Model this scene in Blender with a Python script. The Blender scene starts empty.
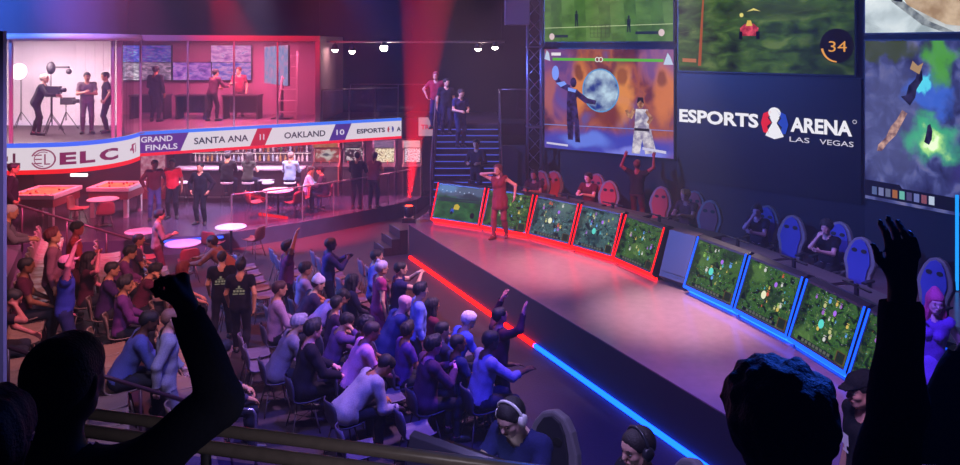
import bpy, bmesh, math, random
import numpy as np
from mathutils import Vector, Matrix
C = bpy.context.scene.collection
PI = math.pi
RNG = random.Random(7)
F, HZ, CX, HC = 800.0, 45.0, 480.0, 5.5      # focal length in px, horizon row, centre column, eye height

def at(px, py, z):
    "point of the plane at height z seen at (px,py)"
    Y = F*(HC-z)/(py-HZ)
    return Vector(((px-CX)*Y/F, Y, z))
def atY(px, py, Y):
    return Vector(((px-CX)*Y/F, Y, HC-(py-HZ)*Y/F))
def R(d): return math.radians(d)

# ------------------------------------------------------------------ materials
def lin(h):
    if not isinstance(h, str): return tuple(h)[:3]
    h = h.lstrip('#'); o = []
    for i in (0, 2, 4):
        c = int(h[i:i+2], 16)/255
        o.append(c/12.92 if c <= .04045 else ((c+.055)/1.055)**2.4)
    return tuple(o)
_M = {}
def mat(col, rough=.7, metal=0., bump=0., scale=40., vary=.0, spec=.5, sheen=0., key=None):
    k = ('p', col, rough, metal, bump, scale, vary, spec)
    if k in _M: return _M[k]
    m = bpy.data.materials.new('surface'); m.use_nodes = True
    nt = m.node_tree; b = nt.nodes['Principled BSDF']
    c = lin(col)
    b.inputs['Base Color'].default_value = (*c, 1); b.inputs['Roughness'].default_value = rough
    b.inputs['Metallic'].default_value = metal; b.inputs['Specular IOR Level'].default_value = spec
    if bump or vary:
        tc = nt.nodes.new('ShaderNodeTexCoord'); n = nt.nodes.new('ShaderNodeTexNoise')
        n.inputs['Scale'].default_value = scale; n.inputs['Detail'].default_value = 4
        nt.links.new(tc.outputs['Object'], n.inputs['Vector'])
        if vary:
            r = nt.nodes.new('ShaderNodeValToRGB'); r.color_ramp.elements[0].position = .3; r.color_ramp.elements[1].position = .7
            r.color_ramp.elements[0].color = (*[x*(1-vary) for x in c], 1)
            r.color_ramp.elements[1].color = (*[min(1, x*(1+vary)) for x in c], 1)
            nt.links.new(n.outputs['Fac'], r.inputs['Fac']); nt.links.new(r.outputs['Color'], b.inputs['Base Color'])
        if bump:
            bp = nt.nodes.new('ShaderNodeBump'); bp.inputs['Strength'].default_value = bump; bp.inputs['Distance'].default_value = .02
            nt.links.new(n.outputs['Fac'], bp.inputs['Height']); nt.links.new(bp.outputs['Normal'], b.inputs['Normal'])
    _M[k] = m; return m
def cloth(col): return mat(col, .9, 0, .25, 60, .12, .2)
def skin(col): return mat(col, .55, 0, 0, 40, .06, .35)
def emit(col, s=1.0):
    k = ('e', col, s)
    if k in _M: return _M[k]
    m = bpy.data.materials.new('glow'); m.use_nodes = True; nt = m.node_tree; nt.nodes.clear()
    o = nt.nodes.new('ShaderNodeOutputMaterial'); e = nt.nodes.new('ShaderNodeEmission')
    e.inputs['Color'].default_value = (*lin(col), 1); e.inputs['Strength'].default_value = s
    nt.links.new(e.outputs[0], o.inputs['Surface']); _M[k] = m; return m
def emit_tex(c1, c2, scale=6., s=1., detail=6.):
    k = ('et', c1, c2, scale, s)
    if k in _M: return _M[k]
    m = bpy.data.materials.new('glow'); m.use_nodes = True; nt = m.node_tree; nt.nodes.clear()
    o = nt.nodes.new('ShaderNodeOutputMaterial'); e = nt.nodes.new('ShaderNodeEmission'); e.inputs['Strength'].default_value = s
    tc = nt.nodes.new('ShaderNodeTexCoord'); n = nt.nodes.new('ShaderNodeTexNoise'); n.inputs['Scale'].default_value = scale; n.inputs['Detail'].default_value = detail
    r = nt.nodes.new('ShaderNodeValToRGB'); r.color_ramp.elements[0].position = .36; r.color_ramp.elements[1].position = .64
    r.color_ramp.elements[0].color = (*lin(c1), 1); r.color_ramp.elements[1].color = (*lin(c2), 1)
    nt.links.new(tc.outputs['Object'], n.inputs['Vector']); nt.links.new(n.outputs['Fac'], r.inputs['Fac']); nt.links.new(r.outputs['Color'], e.inputs['Color'])
    nt.links.new(e.outputs[0], o.inputs['Surface']); _M[k] = m; return m
def glass(tint='#dfe8ff', refl=.12):
    k = ('g', tint, refl)
    if k in _M: return _M[k]
    m = bpy.data.materials.new('pane'); m.use_nodes = True; nt = m.node_tree; nt.nodes.clear()
    o = nt.nodes.new('ShaderNodeOutputMaterial'); t = nt.nodes.new('ShaderNodeBsdfTransparent'); g = nt.nodes.new('ShaderNodeBsdfGlossy')
    x = nt.nodes.new('ShaderNodeMixShader'); x.inputs[0].default_value = refl
    t.inputs[0].default_value = (*lin(tint), 1); g.inputs['Roughness'].default_value = .05
    nt.links.new(t.outputs[0], x.inputs[1]); nt.links.new(g.outputs[0], x.inputs[2]); nt.links.new(x.outputs[0], o.inputs['Surface'])
    _M[k] = m; return m
def picture(ramp, scale=8., blobs=(), seed=0., strength=1., detail=6., stretch=(1, 1), dist=.5, voro=None, warp=.35):
    "what a lit screen shows: noise coloured by a ramp, with soft patches"
    m = bpy.data.materials.new('screen_picture'); m.use_nodes = True; nt = m.node_tree; nt.nodes.clear()
    N = nt.nodes.new; L = nt.links.new
    o = N('ShaderNodeOutputMaterial'); e = N('ShaderNodeEmission'); e.inputs['Strength'].default_value = strength
    uv = N('ShaderNodeTexCoord'); mp = N('ShaderNodeMapping'); mp.inputs['Location'].default_value = (seed*3.1, seed*1.7, seed)
    mp.inputs['Scale'].default_value = (stretch[0], stretch[1], 1)
    L(uv.outputs['UV'], mp.inputs['Vector'])
    n = N('ShaderNodeTexNoise'); n.inputs['Scale'].default_value = scale; n.inputs['Detail'].default_value = detail; n.inputs['Distortion'].default_value = dist
    L(mp.outputs[0], n.inputs['Vector'])
    r = N('ShaderNodeValToRGB'); els = r.color_ramp.elements
    while len(els) < len(ramp): els.new(.5)
    for i, (p, c) in enumerate(ramp):
        els[i].position = p; els[i].color = (*lin(c), 1)
    L(n.outputs['Fac'], r.inputs['Fac']); col = r.outputs['Color']
    if voro:
        v = N('ShaderNodeTexVoronoi'); v.inputs['Scale'].default_value = voro[0]; L(mp.outputs[0], v.inputs['Vector'])
        lt = N('ShaderNodeMath'); lt.operation = 'LESS_THAN'; lt.inputs[1].default_value = voro[1]; L(v.outputs['Distance'], lt.inputs[0])
        hs = N('ShaderNodeMix'); hs.data_type = 'RGBA'; L(lt.outputs[0], hs.inputs[0]); L(col, hs.inputs[6]); L(v.outputs['Color'], hs.inputs[7]); col = hs.outputs[2]
    if blobs:
        wn = N('ShaderNodeTexNoise'); wn.inputs['Scale'].default_value = scale*.9; wn.inputs['Detail'].default_value = 5; L(mp.outputs[0], wn.inputs['Vector'])
        ws = N('ShaderNodeVectorMath'); ws.operation = 'SUBTRACT'; ws.inputs[1].default_value = (.5, .5, .5); L(wn.outputs['Color'], ws.inputs[0])
        wm = N('ShaderNodeVectorMath'); wm.operation = 'MULTIPLY'; wm.inputs[1].default_value = (warp, warp, 0); L(ws.outputs[0], wm.inputs[0])
        wa = N('ShaderNodeVectorMath'); wa.operation = 'ADD'; L(uv.outputs['UV'], wa.inputs[0]); L(wm.outputs[0], wa.inputs[1])
    for (u, w, ru, rw, c, a) in blobs:
        sb = N('ShaderNodeVectorMath'); sb.operation = 'SUBTRACT'; sb.inputs[1].default_value = (u, w, 0); L(wa.outputs[0], sb.inputs[0])
        dv = N('ShaderNodeVectorMath'); dv.operation = 'MULTIPLY'; dv.inputs[1].default_value = (1/ru, 1/rw, 0); L(sb.outputs[0], dv.inputs[0])
        ln = N('ShaderNodeVectorMath'); ln.operation = 'LENGTH'; L(dv.outputs[0], ln.inputs[0])
        mr = N('ShaderNodeMapRange'); mr.interpolation_type = 'SMOOTHSTEP'; mr.inputs[1].default_value = .45; mr.inputs[2].default_value = 1.
        mr.inputs[3].default_value = a; mr.inputs[4].default_value = 0; L(ln.outputs['Value'], mr.inputs[0])
        x = N('ShaderNodeMix'); x.data_type = 'RGBA'; L(mr.outputs[0], x.inputs[0]); L(col, x.inputs[6]); x.inputs[7].default_value = (*lin(c), 1); col = x.outputs[2]
    L(col, e.inputs['Color']); L(e.outputs[0], o.inputs['Surface']); return m

# ------------------------------------------------------------------ meshes
class MB:
    def __init__(s): s.v = []; s.f = []; s.mi = []; s.uv = {}; s.sm = []
    def add(s, vs, fs, mi=0, smooth=False):
        b = len(s.v); s.v += [tuple(x) for x in vs]
        for f in fs: s.f.append([b+i for i in f]); s.mi.append(mi); s.sm.append(smooth)
        return s
    def box(s, c, d, rz=0, mi=0, M=None):
        x, y, z = d[0]/2, d[1]/2, d[2]/2
        vs = [Vector((i*x, j*y, k*z)) for k in (-1, 1) for j in (-1, 1) for i in (-1, 1)]
        T = Matrix.Translation(Vector(c)) @ Matrix.Rotation(rz, 4, 'Z')
        if M is not None: T = M @ T
        return s.add([T @ v for v in vs], [(0, 2, 3, 1), (4, 5, 7, 6), (0, 1, 5, 4), (2, 6, 7, 3), (0, 4, 6, 2), (1, 3, 7, 5)], mi)
    def bar(s, a, b, w, h, mi=0, up=(0, 0, 1)):
        a, b = Vector(a), Vector(b); d = (b-a).normalized(); r = d.cross(Vector(up))
        if r.length < 1e-4: r = d.cross(Vector((1, 0, 0)))
        r.normalize(); u = r.cross(d)
        vs = [p + r*(i*w/2) + u*(j*h/2) for p in (a, b) for i, j in ((-1, -1), (1, -1), (1, 1), (-1, 1))]
        return s.add(vs, [(3, 2, 1, 0), (4, 5, 6, 7), (0, 1, 5, 4), (1, 2, 6, 5), (2, 3, 7, 6), (3, 0, 4, 7)], mi)
    def tube(s, pts, r, n=10, mi=0, caps=True, closed=False):
        pts = [Vector(p) for p in pts]; m = len(pts); rs = r if isinstance(r, (list, tuple)) else [r]*m
        vs = []; prev = None
        for i, p in enumerate(pts):
            if closed: d = pts[(i+1) % m]-pts[i-1]
            else: d = pts[min(i+1, m-1)]-pts[max(i-1, 0)]
            d.normalize()
            if prev is None:
                x = d.cross(Vector((0, 0, 1)))
                if x.length < 1e-3: x = d.cross(Vector((1, 0, 0)))
            else: x = prev - d*prev.dot(d)
            x.normalize(); prev = x; y = d.cross(x)
            vs += [p + x*(rs[i]*math.cos(2*PI*k/n)) + y*(rs[i]*math.sin(2*PI*k/n)) for k in range(n)]
        fs = []
        for i in range(m if closed else m-1):
            j = (i+1) % m
            for k in range(n): fs.append((i*n+k, i*n+(k+1) % n, j*n+(k+1) % n, j*n+k))
        if caps and not closed: fs += [tuple(range(n))[::-1], tuple((m-1)*n+k for k in range(n))]
        return s.add(vs, fs, mi, True)
    def lathe(s, prof, c=(0, 0, 0), n=20, mi=0, fold=0., nf=9):
        vs = []; m = len(prof); c = Vector(c)
        for i, (r, z) in enumerate(prof):
            for k in range(n):
                a = 2*PI*k/n; q = r*(1+fold*(i/(m-1))*math.sin(nf*a)); vs.append(c+Vector((q*math.cos(a), q*math.sin(a), z)))
        fs = [(i*n+k, i*n+(k+1) % n, (i+1)*n+(k+1) % n, (i+1)*n+k) for i in range(m-1) for k in range(n)]
        if prof[0][0] > 1e-4: fs.append(tuple(range(n))[::-1])
        if prof[-1][0] > 1e-4: fs.append(tuple((m-1)*n+k for k in range(n)))
        return s.add(vs, fs, mi, True)
    def prism(s, poly, z0, z1, mi=0, M=None):
        n = len(poly); vs = [Vector((x, y, z0)) for x, y in poly]+[Vector((x, y, z1)) for x, y in poly]
        if M is not None: vs = [M @ v for v in vs]
        ar = sum(poly[i][0]*poly[(i+1) % n][1]-poly[(i+1) % n][0]*poly[i][1] for i in range(n))
        fs = [tuple(range(n))[::-1], tuple(range(n, 2*n))]+[(i, (i+1) % n, n+(i+1) % n, n+i) for i in range(n)]
        if ar < 0: fs = [f[::-1] for f in fs]
        return s.add(vs, fs, mi)
    def quad(s, a, b, c, d, mi=0, uv=True):
        s.add([a, b, c, d], [(0, 1, 2, 3)], mi)
        if uv: s.uv[len(s.f)-1] = [(0, 0), (1, 0), (1, 1), (0, 1)]
        return s
    def ball(s, c, r, n=14, m=8, mi=0, sc=(1, 1, 1), M=None):
        vs = []; c = Vector(c)
        for i in range(m+1):
            t = PI*i/m
            for k in range(n):
                a = 2*PI*k/n
                p = Vector((r*sc[0]*math.sin(t)*math.cos(a), r*sc[1]*math.sin(t)*math.sin(a), -r*sc[2]*math.cos(t)))
                vs.append(c + (M.to_3x3() @ p if M is not None else p))
        fs = [(i*n+k, i*n+(k+1) % n, (i+1)*n+(k+1) % n, (i+1)*n+k) for i in range(m) for k in range(n)]
        return s.add(vs, fs, mi, True)
    def mesh(s, name, mats):
        me = bpy.data.meshes.new(name); me.from_pydata(s.v, [], s.f)
        for m in (mats if isinstance(mats, (list, tuple)) else [mats]): me.materials.append(m)
        me.polygons.foreach_set('material_index', s.mi); me.polygons.foreach_set('use_smooth', s.sm)
        if s.uv:
            l = me.uv_layers.new(name='UVMap')
            for fi, q in s.uv.items():
                for k, li in enumerate(me.polygons[fi].loop_indices): l.data[li].uv = q[k]
        me.validate(); me.update()
        return me
    def build(s, name, mats, parent=None, bevel=0):
        o = bpy.data.objects.new(name, s.mesh(name, mats)); C.objects.link(o)
        if parent is not None: o.parent = parent
        if bevel:
            b = o.modifiers.new('bevel', 'BEVEL'); b.width = bevel; b.segments = 2; b.limit_method = 'ANGLE'
        return o

def tag(o, label, cat, group=None):
    o['label'] = label; o['category'] = cat
    if group: o['group'] = group
    return o
def thing(name, label, cat, loc=(0, 0, 0), rz=0, group=None):
    o = bpy.data.objects.new(name, None); C.objects.link(o); o.empty_display_size = .2
    o.location = loc; o.rotation_euler = (0, 0, rz); return tag(o, label, cat, group)
def struct(name, mb, mats, label=None):
    o = mb.build(name, mats); o['kind'] = 'structure'
    if label: o['label'] = label
    return o
def dup(root, loc, rz, label=None, group=None):
    r = root.copy(); C.objects.link(r); r.location = loc; r.rotation_euler = (0, 0, rz)
    if label: r['label'] = label
    if group: r['group'] = group
    for ch in list(root.children):
        c = ch.copy(); C.objects.link(c); c.parent = r
        for g in ch.children:
            d = g.copy(); C.objects.link(d); d.parent = c
    return r

def text2d(body, bold=.02):
    "outline of a word as flat faces, scaled to unit cap height; returns verts, faces, width"
    cu = bpy.data.curves.new('lettering', 'FONT'); cu.body = body; cu.offset = bold; cu.resolution_u = 3
    o = bpy.data.objects.new('lettering', cu); C.objects.link(o)
    dg = bpy.context.evaluated_depsgraph_get(); dg.update()
    me = o.evaluated_get(dg).to_mesh()
    V = [(v.co.x, v.co.y) for v in me.vertices]; Fs = [tuple(p.vertices) for p in me.polygons]
    o.evaluated_get(dg).to_mesh_clear(); bpy.data.objects.remove(o); bpy.data.curves.remove(cu)
    x0 = min(v[0] for v in V); x1 = max(v[0] for v in V); y0 = min(v[1] for v in V); y1 = max(v[1] for v in V)
    return [((x-x0)/(x1-x0), (y-y0)/(y1-y0)) for x, y in V], Fs
def put_text(mb, body, f, s0, s1, t0, t1, mi=0, bold=.02, slant=0.):
    V, Fs = text2d(body, bold)
    mb.add([f(s0+(s1-s0)*x+slant*y*(t1-t0), t0+(t1-t0)*y) for x, y in V], Fs, mi)
def put_poly(mb, pts, f, mi=0):
    mb.add([f(*p) for p in pts], [tuple(range(len(pts)))], mi)
def ell(cx, cy, rx, ry, n=20, a0=0, a1=2*PI):
    full = abs(a1-a0-2*PI) < 1e-6
    return [(cx+rx*math.cos(a0+(a1-a0)*i/(n if full else n-1)), cy+ry*math.sin(a0+(a1-a0)*i/(n if full else n-1))) for i in range(n)]
def ring(mb, cx, cy, rx, ry, w, f, mi=0, n=24, a0=0, a1=2*PI):
    vs = []
    for i in range(n+1):
        a = a0+(a1-a0)*i/n
        vs += [f(cx+rx*math.cos(a), cy+ry*math.sin(a)), f(cx+(rx-w)*math.cos(a), cy+(ry-w)*math.sin(a))]
    mb.add(vs, [(2*i, 2*i+1, 2*i+3, 2*i+2)[::-1] for i in range(n)], mi)

# ------------------------------------------------------------------ bodies grown from a distance field
HEAD, NECK, TORSO, PELV = 1, 2, 3, 4
UA, FA, HA, TH, SH, FT = (5, 6), (7, 8), (9, 10), (11, 12), (13, 14), (15, 16)
def surface_nets(D, org, h):
    ins = D < 0
    nx, ny, nz = D.shape
    cs = [(i, j, k) for i in (0, 1) for j in (0, 1) for k in (0, 1)]
    cnt = np.zeros((nx-1, ny-1, nz-1), np.int8)
    for i, j, k in cs: cnt += ins[i:nx-1+i, j:ny-1+j, k:nz-1+k]
    act = (cnt > 0) & (cnt < 8); I = np.argwhere(act)
    vid = np.full(act.shape, -1, np.int64); vid[act] = np.arange(len(I))
    val = [D[I[:, 0]+i, I[:, 1]+j, I[:, 2]+k] for i, j, k in cs]
    acc = np.zeros((len(I), 3)); n = np.zeros(len(I))
    for a in range(8):
        for b in range(a+1, 8):
            ca, cb = np.array(cs[a]), np.array(cs[b])
            if abs(ca-cb).sum() != 1: continue
            m = (val[a] < 0) != (val[b] < 0); t = val[a][m]/(val[a][m]-val[b][m])
            acc[m] += ca + t[:, None]*(cb-ca); n[m] += 1
    V = (I + acc/n[:, None])*h + org
    Q = []
    def quads(s, cells, c):
        e = np.argwhere(s)
        if not len(e): return
        e = e + c
        q = np.stack([vid[e[:, 0]+d[0], e[:, 1]+d[1], e[:, 2]+d[2]] for d in cells], 1)
        Q.append(q)
    for ax in range(3):
        a, b = [((0, 1, 0), (0, 0, 1)), ((0, 0, 1), (1, 0, 0)), ((1, 0, 0), (0, 1, 0))][ax]
        a, b = np.array(a), np.array(b)
        sl0 = [slice(1, -1)]*3; sl1 = [slice(1, -1)]*3; sl0[ax] = slice(0, -1); sl1[ax] = slice(1, None)
        A, B = ins[tuple(sl0)], ins[tuple(sl1)]; off = np.array([1, 1, 1]); off[ax] = 0
        order = [-a-b, -b, 0*a, -a]
        quads(A & ~B, order, off); quads(B & ~A, order[::-1], off)
    return V, np.concatenate(Q)
def grow(prims, h, cuts=()):
    "prims: (a, b, ra, rb, k, label); returns verts, quads, label and place along the bone per vertex"
    P = np.array([[*p[0], *p[1]] for p in prims], float); Rm = np.array([max(p[2], p[3]) for p in prims])
    lo = np.minimum(P[:, :3], P[:, 3:])-Rm[:, None]; hi = np.maximum(P[:, :3], P[:, 3:])+Rm[:, None]
    org = lo.min(0)-3*h; dim = np.ceil((hi.max(0)+3*h-org)/h).astype(int)+1
    D = np.full(dim, .4, np.float32); B = np.full(dim, 9., np.float32); Lb = np.zeros(dim, np.uint8); T = np.zeros(dim, np.float32)
    def local(l, u, pad):
        i0 = np.maximum(((l-pad-org)/h).astype(int), 0); i1 = np.minimum(((u+pad-org)/h).astype(int)+2, dim)
        sl = tuple(slice(i0[q], i1[q]) for q in range(3))
        g = [org[q]+h*np.arange(i0[q], i1[q]) for q in range(3)]
        return sl, g[0][:, None, None], g[1][None, :, None], g[2][None, None, :]
    def cone(a, b, ra, rb, X, Y, Z):
        d = np.array(b, float)-np.array(a, float); dd = max(d @ d, 1e-12)
        t = np.clip(((X-a[0])*d[0]+(Y-a[1])*d[1]+(Z-a[2])*d[2])/dd, 0, 1)
        return np.sqrt((X-a[0]-t*d[0])**2+(Y-a[1]-t*d[1])**2+(Z-a[2]-t*d[2])**2)-(ra+(rb-ra)*t), t
    for i, (a, b, ra, rb, k, lab) in enumerate(prims):
        sl, X, Y, Z = local(lo[i], hi[i], k+2.5*h)
        d, t = cone(a, b, ra, rb, X, Y, Z)
        o = D[sl]; hh = np.maximum(k-np.abs(o-d), 0)/k
        D[sl] = np.minimum(o, d)-hh*hh*k*.25
        m = d < B[sl]; B[sl][m] = d[m]; Lb[sl][m] = lab; T[sl][m] = np.broadcast_to(t, d.shape)[m]
    for (a, b, ra, rb, k) in cuts:
        a_, b_ = np.array(a), np.array(b); l = np.minimum(a_, b_)-max(ra, rb); u = np.maximum(a_, b_)+max(ra, rb)
        sl, X, Y, Z = local(l, u, k+2*h); d, t = cone(a, b, ra, rb, X, Y, Z); d = -d
        o = D[sl]; hh = np.maximum(k-np.abs(o-d), 0)/k; D[sl] = np.maximum(o, d)+hh*hh*k*.25
    V, Q = surface_nets(D, org, h)
    ix = np.clip(np.rint((V-org)/h).astype(int), 0, dim-1)
    return V, Q, Lb[ix[:, 0], ix[:, 1], ix[:, 2]], T[ix[:, 0], ix[:, 1], ix[:, 2]]
def normals(V, Q):
    n = np.cross(V[Q[:, 2]]-V[Q[:, 0]], V[Q[:, 3]]-V[Q[:, 1]]); N = np.zeros_like(V)
    for k in range(4): np.add.at(N, Q[:, k], n)
    return N/np.maximum(np.linalg.norm(N, axis=1), 1e-9)[:, None]
def npmesh(name, V, Q, m=None):
    me = bpy.data.meshes.new(name); me.vertices.add(len(V)); me.vertices.foreach_set('co', V.astype(np.float32).ravel())
    me.loops.add(Q.size); me.loops.foreach_set('vertex_index', Q.astype(np.int32).ravel())
    me.polygons.add(len(Q)); me.polygons.foreach_set('loop_start', np.arange(0, Q.size, 4, dtype=np.int32))
    me.polygons.foreach_set('use_smooth', np.ones(len(Q), bool))
    me.update(calc_edges=True)
    me.materials.append(m)
    return me
def piece(V, Q, N, keep, infl, seed=0., wr=.0):
    "the cloth over the chosen vertices, lifted off the skin"
    f = keep[Q].all(1); q = Q[f]
    if not len(q): return None
    u, inv = np.unique(q, return_inverse=True); v = V[u]
    w = wr*(np.sin(38*v[:, 2]+17*v[:, 0]+seed)+np.sin(55*v[:, 1]-23*v[:, 2]+2*seed))
    return v + N[u]*(infl+w)[:, None], inv.reshape(q.shape)

def ik(a, b, l1, l2, hint):
    a, b, hint = Vector(a), Vector(b), Vector(hint); d = b-a; L = d.length
    if L > (l1+l2)*.995: b = a+d*((l1+l2)*.995/L); d = b-a; L = d.length
    x = (l1*l1-l2*l2+L*L)/(2*L); y = math.sqrt(max(l1*l1-x*x, 0)); d.normalize()
    p = hint-d*hint.dot(d)
    if p.length < 1e-4: p = Vector((0, -1, 0))
    return a+d*x+p.normalized()*y, b
_B = {}
DEFAULT_ARM = (.09, .04, -.52)
def skeleton(pose, h, fem=False, fat=1.0):
    """person at the origin facing +Y, right hand at +X.  pose keys: seat (height or None), lean, side, turn, nod, R, L (wrist from shoulder:
    outward, forward, up), RE, LE (elbow hint), step, curl, palm"""
    key = (repr(sorted(pose.items())), h, fem, fat)
    if key in _B: return _B[key]
    seat = pose.get('seat'); hp = (seat+.095 if seat is not None else .925) - pose.get('drop', 0)
    pel = Vector((0, 0, hp))
    Tm = Matrix.Translation(pel) @ Matrix.Rotation(R(pose.get('side', 0)), 4, 'Y') @ Matrix.Rotation(-R(pose.get('lean', 4)), 4, 'X')
    def tp(x, y, z): return Tm @ Vector((x, y, z))
    pr = []
    def A(a, b, ra, rb, k, lab): pr.append((tuple(a), tuple(b), ra, rb, k, lab))
    sw = .165 if fem else .185; wf = .88 if fem else 1.0
    for s in (-1, 1):
        A(tp(s*.06, -.01, -.01), tp(s*.05*wf, 0, .12), .108, .098*wf*fat, .05, PELV)
        A(tp(s*.045*wf, 0.005*fat, .10), tp(s*.075*wf, .0, .36), .098*wf*fat, .105*wf, .06, TORSO)
        A(tp(s*.05, -.005, .42), tp(s*sw*.93, -.01, .475), .078, .056, .06, TORSO)
        if fem: A(tp(s*.062, .075, .35), tp(s*.06, .085, .335), .05, .05, .03, TORSO)
    nb = tp(0, -.015, .50)
    Hm = Matrix.Translation(tp(0, .0, .53)) @ Matrix.Rotation(R(pose.get('side', 0))*.4, 4, 'Y') @ Matrix.Rotation(R(pose.get('turn', 0)), 4, 'Z') @ Matrix.Rotation(-R(pose.get('lean', 4)*.45+pose.get('nod', 0)), 4, 'X') @ Matrix.Translation((0, .025, .17))
    def hpnt(x, y, z): return Hm @ Vector((x, y, z))
    A(nb, hpnt(0, -.015, -.05), .06*wf, .054*wf, .03, NECK)
    for s in (-1, 1): A(nb, tp(s*.11, -.015, .475), .05, .045, .05, TORSO)
    A(hpnt(0, -.03, .028), hpnt(0, .028, .03), .083, .076, .04, HEAD)
    A(hpnt(0, .0, -.03), hpnt(0, .03, -.05), .064, .055, .04, HEAD)
    for s in (-1, 1):
        A(hpnt(s*.045, .005, -.055), hpnt(s*.018, .06, -.092), .024, .022, .03, HEAD)
        A(hpnt(s*.03, .085, .022), hpnt(s*.012, .092, .024), .013, .013, .016, HEAD)
        A(hpnt(s*.042, .062, -.025), hpnt(s*.035, .068, -.03), .022, .022, .02, HEAD)
        A(hpnt(s*.08, -.012, .012), hpnt(s*.076, -.006, -.028), .014, .010, .008, HEAD)
        A(hpnt(s*.016, .088, -.064), hpnt(0, .092, -.063), .009, .010, .008, HEAD)
    A(hpnt(0, .094, .008), hpnt(0, .112, -.03), .010, .014, .012, HEAD)
    cuts = [(tuple(hpnt(s*.034, .108, -.002)), tuple(hpnt(s*.036, .107, -.002)), .016, .016, .012) for s in (-1, 1)]
    J = {'head': Hm, 'torso': Tm, 'hand': []}
    fr = max(.0085, h*.68)
    for i, s in enumerate((-1, 1)):                                      # arms
        nm = 'LR'[i]; sh = tp(s*sw, -.01, .468); w = pose.get(nm, DEFAULT_ARM); wv = sh+Vector((s*w[0], w[1], w[2]))
        hv = pose.get(nm+'E', (.5, -.7, -.4)); el, wv = ik(sh, wv, .285, .255, (s*hv[0], hv[1], hv[2]))
        A(sh, el, .054*wf, .042*wf, .04, UA[i]); A(el, wv, .043*wf, .028*wf, .02, FA[i])
        d = (wv-el).normalized(); pv = Vector(pose.get('palm', (-.6, .2, -.4))); pv.x *= s
        n = (pv-d*pv.dot(d)).normalized(); x = d.cross(n)*s             # x points to the thumb side
        if pose.get('thumb'):  pass
        cu = pose.get('curl', .4)
        if isinstance(cu, (tuple, list)): cu = cu[i]
        A(wv, wv+d*.045+x*.018, .024, .021, .015, HA[i]); A(wv+x*-.004, wv+d*.08-x*.02, .022, .017, .015, HA[i]); A(wv+d*.03+x*.015, wv+d*.082+x*.022, .02, .016, .012, HA[i])
        for q in range(4):
            o = (.034-.0225*q); l = (.040, .045, .042, .033)[q]
            k0 = wv+d*(.084-.004*abs(q-1.3))+x*o
            d1 = (d*math.cos(cu)+n*math.sin(cu)).normalized(); k1 = k0+d1*l
            d2 = (d*math.cos(cu*2.3)+n*math.sin(cu*2.3)).normalized(); k2 = k1+d2*l*.95
            A(k0, k1, fr+.001, fr, .006, HA[i]); A(k1, k2, fr, fr*.85, .004, HA[i])
        t0 = wv+d*.025+x*.022; t1 = t0+d*.03+x*.028+n*.012; t2 = t1+(d*.9+x*.25+n*(.1+.5*cu)).normalized()*.034
        A(t0, t1, fr+.004, fr+.002, .008, HA[i]); A(t1, t2, fr+.001, fr*.9, .005, HA[i])
        J['hand'].append((wv, d, n, x))
    st = pose.get('step', 0)
    for i, s in enumerate((-1, 1)):                                      # legs
        hip = pel+Vector((s*.088, 0, -.02))
        if seat is not None:
            fz = pose.get('foot', .085); an = Vector((s*(.1+pose.get('spread', .03)), pose.get('reach', .40), fz)); hint = (s*.12, .6, .9)
        else:
            an = Vector((s*(.095+pose.get('spread', .02)), s*st, .085+(.03 if s*st < -.1 else 0))); hint = (s*.1, 1, 0)
        kn, an = ik(hip, an, .425, .42, hint)
        A(hip, kn, .088*(fat+1)/2, .056, .05, TH[i]); A(kn, kn+(an-kn)*.35+Vector((0, -.012, 0)), .056, .058, .03, SH[i]); A(kn+(an-kn)*.35+Vector((0, -.01, 0)), an, .056, .037, .03, SH[i])
        toe = Vector((s*.35, 1, 0)).normalized() if not pose.get('inline') else Vector((s*.1, 1, 0)).normalized()
        hl = an+Vector((0, 0, -.045))
        A(an, hl-toe*.035, .036, .036, .02, FT[i]); A(hl-toe*.03, hl+toe*.08, .037, .036, .02, FT[i]); A(hl+toe*.07, hl+toe*.155-Vector((0, 0, .006)), .037, .028, .02, FT[i])
    V, Q, lab, t = grow(pr, h, cuts)
    out = (V, Q, normals(V, Q), lab, t, J); _B[key] = out; return out
_H = {}
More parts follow.
